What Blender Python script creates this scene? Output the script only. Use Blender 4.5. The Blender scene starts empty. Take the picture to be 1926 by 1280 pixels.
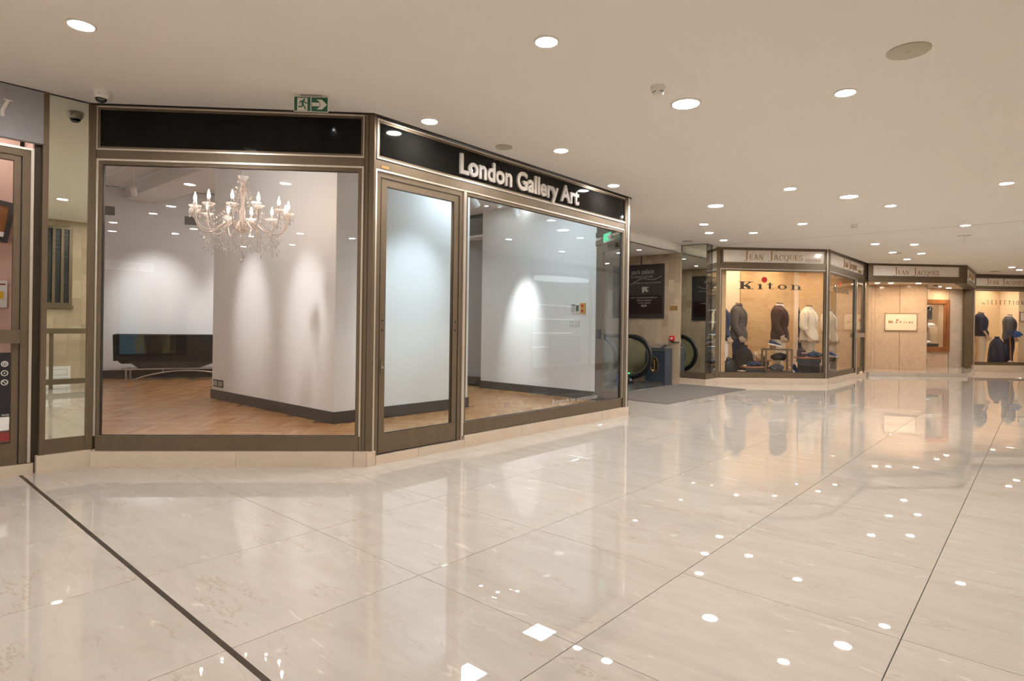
import bpy, bmesh, math, random
from mathutils import Vector, Matrix
R = math.radians
random.seed(7)
SC = bpy.context.scene
COL = SC.collection

# ------------------------------------------------------------------ camera, world, exposure
FPX, THETA, YAW, CAMH = 1132.6, .0140, R(86.4), 1.2
fwd = Vector((math.cos(YAW), math.sin(YAW), 0)); rgt = Vector((fwd.y, -fwd.x, 0)); up = Vector((0, 0, 1))
c_, s_ = math.cos(THETA), math.sin(THETA)
ir = rgt * c_ + up * s_; iu = -rgt * s_ + up * c_
cam = bpy.data.cameras.new('camera'); cam.sensor_width = 36; cam.lens = 36 * FPX / 1926
cam.shift_y = -(640 - 611.5) / 1926; cam.clip_start = .05; cam.clip_end = 200
camo = bpy.data.objects.new('camera', cam); COL.objects.link(camo)
mw = Matrix((( ir.x, iu.x, -fwd.x, 0), (ir.y, iu.y, -fwd.y, 0), (ir.z, iu.z, -fwd.z, CAMH), (0, 0, 0, 1)))
camo.matrix_world = mw
SC.camera = camo
W = bpy.data.worlds.new('world'); SC.world = W; W.use_nodes = True
W.node_tree.nodes['Background'].inputs[0].default_value = (1, .93, .85, 1)
W.node_tree.nodes['Background'].inputs[1].default_value = .02
SC.view_settings.view_transform = 'Standard'; SC.view_settings.look = 'None'
SC.view_settings.gamma = 1; SC.view_settings.use_curve_mapping = False
SC.view_settings.exposure = 0.0
SC.cycles.max_bounces = 8; SC.cycles.diffuse_bounces = 5; SC.cycles.glossy_bounces = 5; SC.cycles.use_adaptive_sampling = True; SC.cycles.adaptive_threshold = .1; SC.cycles.adaptive_min_samples = 16
SC.cycles.transparent_max_bounces = 16; SC.cycles.transmission_bounces = 8
SC.cycles.sample_clamp_indirect = 6; SC.cycles.caustics_reflective = False; SC.cycles.caustics_refractive = False
L_MALL, L_WARM, L_GAL = 390, 400, 90          # lens radiances of the lamps

# ------------------------------------------------------------------ materials
MATS = {}
def new_mat(name):
    m = bpy.data.materials.new(name); m.use_nodes = True; MATS[name] = m
    nt = m.node_tree; return m, nt, nt.nodes['Principled BSDF']
def N(nt, t, **kw):
    n = nt.nodes.new(t)
    for k, v in kw.items(): setattr(n, k, v)
    return n
def L(nt, a, b): nt.links.new(a, b)
def ramp(nt, stops):
    n = N(nt, 'ShaderNodeValToRGB'); e = n.color_ramp.elements
    while len(e) < len(stops): e.new(.5)
    for i, (p, c) in enumerate(stops): e[i].position = p; e[i].color = (*c, 1)
    return n
def mat(name, col, rough=.5, metal=0, spec=.5, var=.06, scale=18, bump=0, coat=0, stretch=(1, 1, 1)):
    m, nt, b = new_mat(name)
    b.inputs['Roughness'].default_value = rough; b.inputs['Metallic'].default_value = metal
    b.inputs['Specular IOR Level'].default_value = spec; b.inputs['Coat Weight'].default_value = coat
    tc = N(nt, 'ShaderNodeTexCoord'); mp = N(nt, 'ShaderNodeMapping'); mp.inputs['Scale'].default_value = stretch
    no = N(nt, 'ShaderNodeTexNoise'); no.inputs['Scale'].default_value = scale; no.inputs['Detail'].default_value = 4
    L(nt, tc.outputs['Object'], mp.inputs[0]); L(nt, mp.outputs[0], no.inputs['Vector'])
    lo = tuple(max(0, c * (1 - var)) for c in col); hi = tuple(min(1, c * (1 + var)) for c in col)
    r = ramp(nt, [(.3, lo), (.7, hi)]); L(nt, no.outputs[0], r.inputs[0]); L(nt, r.outputs[0], b.inputs['Base Color'])
    if bump:
        bp = N(nt, 'ShaderNodeBump'); bp.inputs['Strength'].default_value = bump; bp.inputs['Distance'].default_value = .02
        L(nt, no.outputs[0], bp.inputs['Height']); L(nt, bp.outputs[0], b.inputs['Normal'])
    return m
def emis(name, col, strength):
    m, nt, b = new_mat(name)
    b.inputs['Base Color'].default_value = (.02, .02, .02, 1)
    b.inputs['Emission Color'].default_value = (*col, 1); b.inputs['Emission Strength'].default_value = strength
    return m
def glass(name, tint=(1, 1, 1), base=.035, top=.75):
    m = bpy.data.materials.new(name); m.use_nodes = True; MATS[name] = m; nt = m.node_tree
    nt.nodes.remove(nt.nodes['Principled BSDF']); out = nt.nodes['Material Output']
    lw = N(nt, 'ShaderNodeLayerWeight'); lw.inputs[0].default_value = .5
    p = N(nt, 'ShaderNodeMath', operation='POWER'); p.inputs[1].default_value = 4
    mu = N(nt, 'ShaderNodeMath', operation='MULTIPLY_ADD'); mu.inputs[1].default_value = top; mu.inputs[2].default_value = base
    t = N(nt, 'ShaderNodeBsdfTransparent'); t.inputs[0].default_value = (*tint, 1)
    g = N(nt, 'ShaderNodeBsdfGlossy'); g.inputs['Roughness'].default_value = 0.0
    mx = N(nt, 'ShaderNodeMixShader')
    L(nt, lw.outputs['Facing'], p.inputs[0]); L(nt, p.outputs[0], mu.inputs[0]); L(nt, mu.outputs[0], mx.inputs[0])
    L(nt, t.outputs[0], mx.inputs[1]); L(nt, g.outputs[0], mx.inputs[2]); L(nt, mx.outputs[0], out.inputs[0])
    return m
class rand_node:
    """random per object and per loose piece, as .outputs['Random']"""
    def __init__(s, nt):
        a = N(nt, 'ShaderNodeObjectInfo'); g = N(nt, 'ShaderNodeNewGeometry'); ad = N(nt, 'ShaderNodeMath', operation='ADD'); fr = N(nt, 'ShaderNodeMath', operation='FRACT')
        L(nt, a.outputs['Random'], ad.inputs[0]); L(nt, g.outputs['Random Per Island'], ad.inputs[1]); L(nt, ad.outputs[0], fr.inputs[0]); s.outputs = {'Random': fr.outputs[0]}
def marble(name, base, dark, vein, rough, use_random=True, scale=1.0, vw=.006, stretch=(1, 2.6, 1), veinamt=.55, white=(.86, .82, .74)):
    m, nt, b = new_mat(name)
    tc = N(nt, 'ShaderNodeTexCoord'); src = tc.outputs['Object']
    oi = rand_node(nt)
    if use_random:
        mul = N(nt, 'ShaderNodeMath', operation='MULTIPLY'); mul.inputs[1].default_value = 47
        L(nt, oi.outputs['Random'], mul.inputs[0])
        ad = N(nt, 'ShaderNodeVectorMath', operation='ADD'); L(nt, src, ad.inputs[0]); L(nt, mul.outputs[0], ad.inputs[1]); src = ad.outputs[0]
    mp = N(nt, 'ShaderNodeMapping'); mp.inputs['Scale'].default_value = tuple(scale * s for s in stretch); L(nt, src, mp.inputs[0])
    n1 = N(nt, 'ShaderNodeTexNoise'); n1.inputs['Scale'].default_value = 3.2; n1.inputs['Detail'].default_value = 8; n1.inputs['Roughness'].default_value = .65
    n1.inputs['Distortion'].default_value = .6
    L(nt, mp.outputs[0], n1.inputs['Vector'])
    r1 = ramp(nt, [(.28, dark), (.72, base)]); L(nt, n1.outputs[0], r1.inputs[0])
    n2 = N(nt, 'ShaderNodeTexNoise'); n2.inputs['Scale'].default_value = 1.3; n2.inputs['Detail'].default_value = 9; n2.inputs['Roughness'].default_value = .6; n2.inputs['Distortion'].default_value = .35
    L(nt, mp.outputs[0], n2.inputs['Vector'])
    sb = N(nt, 'ShaderNodeMath', operation='SUBTRACT'); sb.inputs[1].default_value = .5; L(nt, n2.outputs[0], sb.inputs[0])
    ab = N(nt, 'ShaderNodeMath', operation='ABSOLUTE'); L(nt, sb.outputs[0], ab.inputs[0])
    r2 = ramp(nt, [(0, (veinamt,) * 3), (vw, (0, 0, 0))]); L(nt, ab.outputs[0], r2.inputs[0])
    n4 = N(nt, 'ShaderNodeTexNoise'); n4.inputs['Scale'].default_value = 2.2; L(nt, mp.outputs[0], n4.inputs['Vector'])
    r4 = ramp(nt, [(.45, (0, 0, 0)), (.6, (1, 1, 1))]); L(nt, n4.outputs[0], r4.inputs[0])
    mm = N(nt, 'ShaderNodeMath', operation='MULTIPLY'); L(nt, r2.outputs[0], mm.inputs[0]); L(nt, r4.outputs[0], mm.inputs[1])
    mx = N(nt, 'ShaderNodeMixRGB'); L(nt, mm.outputs[0], mx.inputs[0]); L(nt, r1.outputs[0], mx.inputs[1]); mx.inputs[2].default_value = (*vein, 1)
    n3 = N(nt, 'ShaderNodeTexNoise'); n3.inputs['Scale'].default_value = 6; n3.inputs['Detail'].default_value = 8; n3.inputs['Distortion'].default_value = 1.2
    L(nt, mp.outputs[0], n3.inputs['Vector'])
    r3 = ramp(nt, [(.66, (0, 0, 0)), (.72, (.5, .5, .5))]); L(nt, n3.outputs[0], r3.inputs[0])
    mw_ = N(nt, 'ShaderNodeMixRGB'); L(nt, r3.outputs[0], mw_.inputs[0]); L(nt, mx.outputs[0], mw_.inputs[1]); mw_.inputs[2].default_value = (*white, 1)
    last = mw_.outputs[0]
    if use_random:
        hs = N(nt, 'ShaderNodeHueSaturation'); mr = N(nt, 'ShaderNodeMapRange'); mr.inputs[3].default_value = .965; mr.inputs[4].default_value = 1.03
        L(nt, oi.outputs['Random'], mr.inputs[0]); L(nt, mr.outputs[0], hs.inputs['Value']); L(nt, last, hs.inputs['Color']); last = hs.outputs[0]
    L(nt, last, b.inputs['Base Color']); b.inputs['Roughness'].default_value = rough; b.inputs['Specular IOR Level'].default_value = .5
    return m
def varied(name, cols, rough, spec=.4, grain=(1, 1, 6), gs=12):
    """colour picked per object (Object Info random), with grain"""
    m, nt, b = new_mat(name); oi = rand_node(nt)
    k = len(cols); rp = ramp(nt, [((i + .5) / k, c) for i, c in enumerate(cols)]); L(nt, oi.outputs['Random'], rp.inputs[0])
    tc = N(nt, 'ShaderNodeTexCoord'); mp = N(nt, 'ShaderNodeMapping'); mp.inputs['Scale'].default_value = grain
    ad = N(nt, 'ShaderNodeVectorMath', operation='ADD'); mul = N(nt, 'ShaderNodeMath', operation='MULTIPLY'); mul.inputs[1].default_value = 31
    L(nt, oi.outputs['Random'], mul.inputs[0]); L(nt, tc.outputs['Object'], ad.inputs[0]); L(nt, mul.outputs[0], ad.inputs[1]); L(nt, ad.outputs[0], mp.inputs[0])
    no = N(nt, 'ShaderNodeTexNoise'); no.inputs['Scale'].default_value = gs; no.inputs['Detail'].default_value = 5; L(nt, mp.outputs[0], no.inputs['Vector'])
    r = ramp(nt, [(.3, (.86,) * 3), (.7, (1.0,) * 3)]); L(nt, no.outputs[0], r.inputs[0])
    mx = N(nt, 'ShaderNodeMixRGB', blend_type='MULTIPLY'); mx.inputs[0].default_value = 1; L(nt, rp.outputs[0], mx.inputs[1]); L(nt, r.outputs[0], mx.inputs[2])
    L(nt, mx.outputs[0], b.inputs['Base Color']); b.inputs['Roughness'].default_value = rough; b.inputs['Specular IOR Level'].default_value = spec
    return m
def plaid(name, a, bcol, sc=9, rough=.85):
    m, nt, b = new_mat(name); tc = N(nt, 'ShaderNodeTexCoord')
    facs = []
    for ax in ('X', 'Z'):
        w = N(nt, 'ShaderNodeTexWave', wave_type='BANDS', bands_direction=ax); w.inputs['Scale'].default_value = sc; L(nt, tc.outputs['Object'], w.inputs['Vector'])
        r = ramp(nt, [(.70, (0, 0, 0)), (.95, (.32,) * 3)]); L(nt, w.outputs['Fac'], r.inputs[0]); facs.append(r)
    ad = N(nt, 'ShaderNodeMath', operation='ADD'); L(nt, facs[0].outputs[0], ad.inputs[0]); L(nt, facs[1].outputs[0], ad.inputs[1])
    mx = N(nt, 'ShaderNodeMixRGB'); L(nt, ad.outputs[0], mx.inputs[0]); mx.inputs[1].default_value = (*a, 1); mx.inputs[2].default_value = (*bcol, 1)
    L(nt, mx.outputs[0], b.inputs['Base Color']); b.inputs['Roughness'].default_value = rough; b.inputs['Specular IOR Level'].default_value = .2
    return m
def travertine(name):
    m, nt, b = new_mat(name); tc = N(nt, 'ShaderNodeTexCoord'); sx = N(nt, 'ShaderNodeSeparateXYZ'); mp = N(nt, 'ShaderNodeCombineXYZ')
    L(nt, tc.outputs['Object'], sx.inputs[0]); L(nt, sx.outputs['Z'], mp.inputs['X']); L(nt, sx.outputs['X'], mp.inputs['Y'])
    br = N(nt, 'ShaderNodeTexBrick'); br.inputs['Scale'].default_value = 1; br.inputs['Brick Width'].default_value = .32; br.inputs['Row Height'].default_value = .16
    br.inputs['Mortar Size'].default_value = .002; br.inputs['Color1'].default_value = (.52, .42, .31, 1); br.inputs['Color2'].default_value = (.45, .355, .255, 1); br.inputs['Mortar'].default_value = (.34, .26, .18, 1)
    L(nt, mp.outputs[0], br.inputs[0]); L(nt, br.outputs[0], b.inputs['Base Color']); b.inputs['Roughness'].default_value = .45
    return m

mat('bronze', (.165, .122, .078), .42, .55, var=.05, scale=3, stretch=(6, 6, .6))
mat('bronze_dark', (.060, .045, .030), .4, .5, var=.1, scale=4)
mat('champagne', (.66, .60, .52), .3, .75, var=.05, scale=4, stretch=(1, 1, .5))
mat('steel', (.42, .41, .39), .28, .9, var=.05)
mat('black_panel', (.008, .0075, .007), .06, spec=.16, var=.15)
mat('rubber', (.012, .012, .013), .45, var=.2)
mat('dark_gap', (.01, .008, .006), .7)
mat('ceiling_paint', (.88, .853, .808), .85, spec=.2, var=.012, scale=.7)
mat('gallery_white', (.80, .80, .79), .8, spec=.2, var=.01)
mat('gallery_ceiling', (.74, .72, .70), .85, spec=.2, var=.01)
mat('grey_wall', (.36, .36, .36), .8, var=.02)
mat('skirting', (.032, .028, .025), .35, var=.12, scale=5)
mat('white_plastic', (.78, .77, .74), .4, var=.02)
mat('speaker_cream', (.50, .46, .37), .6, var=.03)
mat('camera_dome', (.02, .02, .022), .06, spec=.8)
mat('letter_white', (.74, .69, .64), .4, var=.03)
mat('letter_side', (.42, .37, .32), .4, var=.05)
mat('green_sign', (.015, .115, .065), .4, var=.05)
mat('sign_white', (.74, .72, .66), .5, var=.02)
mat('gold_letter', (.40, .235, .07), .38, .35, var=.1)
mat('gold_bright', (.72, .45, .13), .25, .8, var=.05)
mat('red_paint', (.60, .012, .02), .4)
mat('letter_dark', (.055, .042, .03), .5, var=.1)
mat('dark_brown_sign', (.040, .034, .032), .35, var=.1)
mat('maroon_sign', (.018, .007, .007), .3)
mat('sign_grey', (.38, .36, .34), .5)
mat('carpet', (.155, .140, .125), .95, spec=.1, var=.35, scale=260, bump=.5)
mat('granite_dark', (.085, .083, .085), .22, var=.6, scale=160)
mat('bin_blue', (.075, .095, .135), .28, .5, var=.05)
mat('escalator_black', (.016, .016, .017), .3, var=.1)
mat('grey_fascia', (.31, .31, .335), .35, var=.03)
mat('pink_wall', (.60, .40, .32), .6, var=.03)
mat('poster_black', (.018, .018, .02), .3)
mat('poster_red', (.25, .03, .03), .4)
mat('white_paper', (.74, .72, .68), .5)
mat('wood_dark', (.23, .085, .026), .35, var=.25, scale=9, stretch=(1, 1, .15))
mat('wood_red', (.33, .12, .045), .35, var=.2, scale=9, stretch=(.15, 1, 1))
mat('charcoal', (.032, .030, .029), .5)
mat('cream_wall', (.72, .55, .36), .7, var=.02)
mat('cream_light', (.78, .64, .47), .7, var=.02)
mat('skin_form', (.50, .35, .23), .6)
mat('navy', (.012, .018, .045), .8, spec=.2, var=.3, scale=60)
mat('navy_light', (.025, .035, .075), .8, spec=.2, var=.3, scale=60)
mat('blue_cloth', (.03, .10, .32), .8, spec=.2, var=.4, scale=14)
mat('brown_cloth', (.062, .030, .022), .85, spec=.2, var=.25, scale=60)
mat('black_cloth', (.014, .013, .013), .85, spec=.2, var=.3, scale=60)
mat('cream_cloth', (.66, .54, .39), .85, spec=.2, var=.06, scale=20)
mat('taupe_cloth', (.40, .30, .21), .85, spec=.2, var=.08, scale=20)
mat('beige_knit', (.50, .34, .20), .9, spec=.1, var=.5, scale=40)
mat('white_cloth', (.75, .72, .68), .8, spec=.2, var=.05)
mat('grey_cloth', (.075, .075, .085), .85, spec=.2, var=.2, scale=40)
mat('leather_black', (.009, .009, .010), .35, spec=.3, var=.2, scale=8, bump=.1)
mat('denim', (.03, .05, .085), .85, spec=.2, var=.6, scale=22)
mat('pink_box', (.62, .42, .36), .5)
mat('silver_arm', (.55, .53, .50), .25, .85)
mat('porcelain', (.82, .74, .69), .25)
mat('slot_dark', (.02, .02, .02), .5)
mat('keypad_green', (.06, .11, .07), .35)
mat('yellow_plastic', (.70, .42, .03), .4)
mat('blue_panel', (.06, .10, .35), .35)
plaid('plaid_grey', (.085, .075, .066), (.045, .035, .03), 5)
plaid('plaid_cream', (.68, .58, .43), (.44, .33, .22), 7)
marble('floor_marble', (.525, .475, .425), (.455, .405, .352), (.28, .18, .10), .009, stretch=(3.0, .75, 1), vw=.0055, veinamt=.5, white=(.68, .64, .58)); MATS['floor_marble'].node_tree.nodes['Principled BSDF'].inputs['Specular IOR Level'].default_value = .9; MATS['floor_marble'].node_tree.nodes['Principled BSDF'].inputs['IOR'].default_value = 1.62
marble('plinth_marble', (.62, .52, .41), (.54, .44, .34), (.5, .4, .3), .28, stretch=(1.5, 1.5, 4), veinamt=.1, white=(.6, .5, .4))
marble('kiosk_marble', (.60, .44, .31), (.54, .385, .265), (.30, .17, .09), .12, scale=2.0, stretch=(2.2, 1, .9), vw=.010, veinamt=.6, white=(.66, .5, .37))
marble('sand_stone', (.60, .41, .22), (.50, .32, .155), (.40, .21, .075), .5, stretch=(1.0, .7, 3.0), vw=.03, veinamt=.4, white=(.64, .47, .28))
marble('sign_marble', (.84, .77, .69), (.74, .66, .58), (.6, .5, .4), .15, use_random=False, stretch=(2.2, 2, 3.5), veinamt=.3)
marble('grey_marble', (.47, .39, .315), (.41, .335, .265), (.25, .19, .14), .3)
varied('parquet_wood', [(.44, .185, .050), (.55, .27, .09), (.48, .215, .065), (.61, .33, .12), (.51, .235, .075)], .25, grain=(1.5, 14, 1), gs=5)
varied('travertine_tile', [(.52, .405, .285), (.45, .34, .235), (.57, .45, .33), (.40, .30, .205), (.50, .39, .27), (.54, .43, .30)], .45, grain=(6, 1, 1), gs=9)
travertine('travertine_far')
glass('shop_glass'); glass('shop_glass_cool', (.93, .97, .985), base=.04); glass('balustrade_glass', (.84, .90, .84), base=.05)
glass('crystal', (.97, .95, .94), base=.30, top=.7)
nt = MATS['crystal'].node_tree; dfs = N(nt, 'ShaderNodeBsdfTranslucent'); dfs.inputs[0].default_value = (.95, .92, .9, 1); mxa = N(nt, 'ShaderNodeMixShader'); mxa.inputs[0].default_value = .42
prev = nt.nodes['Material Output'].inputs[0].links[0].from_socket; L(nt, prev, mxa.inputs[1]); L(nt, dfs.outputs[0], mxa.inputs[2]); L(nt, mxa.outputs[0], nt.nodes['Material Output'].inputs[0])
m, nt, b = new_mat('mirror'); b.inputs['Metallic'].default_value = 1; b.inputs['Roughness'].default_value = .005; b.inputs['Base Color'].default_value = (.80, .83, .74, 1)
emis('lens_mall', (1, .965, .93), L_MALL); emis('lens_warm', (1, .80, .56), L_WARM); emis('lens_gallery', (1, .97, .95), L_GAL)
emis('lens_spot', (.9, .96, 1), 25); emis('panel_gallery', (.78, .91, 1), 46); emis('fill_panel_room', (1, .97, .95), 80); emis('fill_panel_front', (1, .96, .93), 38); emis('bulb_warm', (1, .74, .58), 70)  # the room and front panels are added fill light for the gallery
emis('exit_green_lit', (.05, .55, .25), 1.6); emis('sign_lit', (1, .97, .92), 1.6); emis('led_white', (.9, .95, 1), 40); emis('shop_band', (.92, .96, 1), 3)
emis('green_led', (.05, .9, .25), 3)
# back-lit poster of loose blonde strands (seen only mirrored in the window)
m, nt, b = new_mat('lightbox_print'); tc = N(nt, 'ShaderNodeTexCoord'); mp = N(nt, 'ShaderNodeMapping'); mp.inputs['Scale'].default_value = (6, 1, .8); mp.inputs['Rotation'].default_value = (0, R(14), 0)
no = N(nt, 'ShaderNodeTexNoise'); no.inputs['Scale'].default_value = 2.2; no.inputs['Detail'].default_value = 6
L(nt, tc.outputs['Object'], mp.inputs[0]); L(nt, mp.outputs[0], no.inputs['Vector'])
sx = N(nt, 'ShaderNodeSeparateXYZ'); L(nt, tc.outputs['Object'], sx.inputs[0]); mr = N(nt, 'ShaderNodeMapRange'); mr.inputs[1].default_value = 2.80; mr.inputs[2].default_value = 4.28; L(nt, sx.outputs[0], mr.inputs[0])
ad = N(nt, 'ShaderNodeMath', operation='MULTIPLY_ADD'); ad.inputs[1].default_value = .5; L(nt, no.outputs[0], ad.inputs[0]); L(nt, mr.outputs[0], ad.inputs[2])
rp = ramp(nt, [(.28, (.01, .008, .006)), (.42, (.10, .05, .02)), (.52, (.42, .34, .11)), (.66, (.16, .08, .04)), (.80, (.10, .06, .03)), (.92, (.48, .40, .13)), (1.0, (.18, .36, .45))]); L(nt, ad.outputs[0], rp.inputs[0])
L(nt, rp.outputs[0], b.inputs['Emission Color']); b.inputs['Emission Strength'].default_value = 1.7; b.inputs['Base Color'].default_value = (.02, .02, .02, 1)

# ------------------------------------------------------------------ mesh helpers
class MB:
    def __init__(s): s.v = []; s.f = []
    def add(s, vs, fs):
        o = len(s.v); s.v += [tuple(v) for v in vs]; s.f += [tuple(i + o for i in f) for f in fs]; return s
    def box(s, x0, x1, y0, y1, z0, z1):
        return s.add([(x, y, z) for z in (z0, z1) for y in (y0, y1) for x in (x0, x1)],
                     [(0, 2, 3, 1), (4, 5, 7, 6), (0, 1, 5, 4), (2, 6, 7, 3), (0, 4, 6, 2), (1, 3, 7, 5)])
    def frame(s, x0, x1, z0, z1, w, y0, y1, wb=None):
        wb = w if wb is None else wb
        o = [(x0, z0), (x1, z0), (x1, z1), (x0, z1)]; i = [(x0 + w, z0 + wb), (x1 - w, z0 + wb), (x1 - w, z1 - w), (x0 + w, z1 - w)]
        vs = [(x, y, z) for y in (y0, y1) for ring in (o, i) for x, z in ring]; fs = []
        for k in range(4):
            n = (k + 1) % 4
            fs += [(k, n, 4 + n, 4 + k), (8 + k, 12 + k, 12 + n, 8 + n), (k, 8 + k, 8 + n, n), (4 + k, 4 + n, 12 + n, 12 + k)]
        return s.add(vs, fs)
    def prism(s, poly, z0, z1):
        n = len(poly)
        return s.add([(x, y, z0) for x, y in poly] + [(x, y, z1) for x, y in poly],
                     [tuple(range(n))[::-1], tuple(range(n, 2 * n))] + [(i, (i + 1) % n, n + (i + 1) % n, n + i) for i in range(n)])
    def xprism(s, poly, y0, y1):          # polygon in xz, extruded along y
        n = len(poly)
        return s.add([(x, y0, z) for x, z in poly] + [(x, y1, z) for x, z in poly],
                     [tuple(range(n)), tuple(range(n, 2 * n))[::-1]] + [(i, n + i, n + (i + 1) % n, (i + 1) % n) for i in range(n)])
    def loft(s, rings, cap=True, closed=False):
        n = len(rings[0]); k = len(rings); fs = []
        for a in range(k - (0 if closed else 1)):
            b2 = (a + 1) % k
            for i in range(n):
                j = (i + 1) % n; fs.append((a * n + i, a * n + j, b2 * n + j, b2 * n + i))
        if cap and not closed: fs += [tuple(range(n))[::-1], tuple(range((k - 1) * n, k * n))]
        return s.add([v for r in rings for v in r], fs)
    def tube(s, pts, r, n=8, closed=False, flat=None):
        pts = [Vector(p) for p in pts]; k = len(pts); rs = r if isinstance(r, (list, tuple)) else [r] * k
        rings = []; ref = None
        for i, p in enumerate(pts):
            a = pts[i - 1] if (i > 0 or closed) else p; b2 = pts[(i + 1) % k] if (i < k - 1 or closed) else p
            t = (b2 - a).normalized()
            if ref is None: ref = t.orthogonal().normalized()
            ref = (ref - t * ref.dot(t)); ref = ref.normalized() if ref.length > 1e-6 else t.orthogonal().normalized()
            bi = t.cross(ref)
            rings.append([tuple(p + (ref * math.cos(2 * math.pi * q / n) + bi * math.sin(2 * math.pi * q / n)) * rs[i]) for q in range(n)])
        return s.loft(rings, closed=closed)
    def lathe(s, prof, n=16, c=(0, 0, 0)):
        rings = [[(c[0] + max(r, 1e-4) * math.cos(2 * math.pi * q / n), c[1] + max(r, 1e-4) * math.sin(2 * math.pi * q / n), c[2] + z) for q in range(n)] for r, z in prof]
        return s.loft(rings)
    def ell(s, c, r, n=10, m=6):
        return s.loft([[(c[0] + r[0] * math.sin(math.pi * (k + .02) / (m + .04)) * math.cos(2 * math.pi * q / n), c[1] + r[1] * math.sin(math.pi * (k + .02) / (m + .04)) * math.sin(2 * math.pi * q / n),
                         c[2] - r[2] * math.cos(math.pi * k / m)) for q in range(n)] for k in range(m + 1)])
    def octa(s, c, r, h):
        x, y, z = c
        return s.add([(x + r, y, z), (x, y + r, z), (x - r, y, z), (x, y - r, z), (x, y, z + h), (x, y, z - h)],
                     [(0, 1, 4), (1, 2, 4), (2, 3, 4), (3, 0, 4), (1, 0, 5), (2, 1, 5), (3, 2, 5), (0, 3, 5)])
    def mesh(s, name, smooth=False):
        me = bpy.data.meshes.new(name); me.from_pydata(s.v, [], s.f)
        bm = bmesh.new(); bm.from_mesh(me); bmesh.ops.recalc_face_normals(bm, faces=bm.faces)
        if smooth:
            for f in bm.faces: f.smooth = True
            for e in bm.edges:
                if len(e.link_faces) == 2 and e.calc_face_angle(0) > R(40): e.smooth = False
        bm.to_mesh(me); bm.free()
        return me
    def build(s, name, material, parent=None, smooth=False, loc=None, rotz=0):
        me = s.mesh(name, smooth); me.materials.append(MATS[material])
        return put(name, me, parent, loc, rotz)
def put(name, me, parent=None, loc=None, rotz=0):
    o = bpy.data.objects.new(name, me); COL.objects.link(o)
    if parent is not None: o.parent = parent
    if loc is not None: o.location = loc
    if rotz: o.rotation_euler[2] = rotz
    return o
def tag(o, label, cat, group=None, kind=None):
    o['label'] = label; o['category'] = cat
    if group: o['group'] = group
    if kind: o['kind'] = kind
    return o
def thing(name, label, cat, loc=(0, 0, 0), rot=0, group=None, kind=None):
    o = bpy.data.objects.new(name, None); COL.objects.link(o); o.empty_display_size = .1
    o.location = loc; o.rotation_euler[2] = R(rot)
    return tag(o, label, cat, group, kind)
def B(name, m, parent, *boxes, smooth=False):
    mb = MB()
    for bx in boxes: mb.box(*bx)
    return mb.build(name, m, parent, smooth)
def copy_tree(o, parent=None):
    c = o.copy(); COL.objects.link(c)
    if parent is not None: c.parent = parent
    for ch in list(o.children): copy_tree(ch, c)
    return c

# ---- lettering
def text_mesh(body, size, extrude=.01, bold=0.0):
    cu = bpy.data.curves.new('t', 'FONT'); cu.body = body; cu.size = size; cu.extrude = extrude; cu.offset = bold; cu.resolution_u = 4
    ob = bpy.data.objects.new('t', cu); COL.objects.link(ob)
    dg = bpy.context.evaluated_depsgraph_get(); ev = ob.evaluated_get(dg); me = bpy.data.meshes.new_from_object(ev)
    bpy.data.objects.remove(ob); bpy.data.curves.remove(cu)
    return me
def xr(me):
    xs = [v.co.x for v in me.vertices]; return (min(xs), max(xs)) if xs else (0, 0)
def word(parent, body, size, x, z, y, depth, material, width=None, bold=0.0, side=None, name='letter'):
    """letters of the built-in sans as separate parts; x,z = left end and baseline on the parent's xz plane; y = back plane"""
    full = text_mesh(body, size, depth / 2, bold); fx0, fx1 = xr(full); sx = 1 if width is None else width / (fx1 - fx0)
    for i, ch in enumerate(body):
        if ch == ' ': continue
        me = text_mesh(ch, size, depth / 2, bold); a, b2 = xr(me); pm = text_mesh(body[:i + 1], size, depth / 2, bold); px = xr(pm)[1] - (b2 - a) - fx0
        bpy.data.meshes.remove(pm)
        for v in me.vertices:
            co = v.co.copy(); v.co = (x + (px + co.x - a) * sx, y - depth / 2 - co.z, z + co.y)
        me.materials.clear(); me.materials.append(MATS[material])
        if side:
            me.materials.append(MATS[side])
            for p in me.polygons: p.material_index = 0 if abs(p.normal.z) > .9 else 1
        for p in me.polygons: pass
        me.update(); put(name, me, parent)
def line_text(parent, body, size, x, z, y, material, width=None, name='lettering', depth=.002):
    me = text_mesh(body, size, depth / 2); a, b2 = xr(me); sx = 1 if width is None else width / (b2 - a)
    for v in me.vertices:
        co = v.co.copy(); v.co = (x + (co.x - a) * sx, y - depth / 2 - co.z, z + co.y)
    me.materials.clear(); me.materials.append(MATS[material]); me.update()
    o = put(name, me, parent); o['kind'] = 'stuff'; return o
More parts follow.
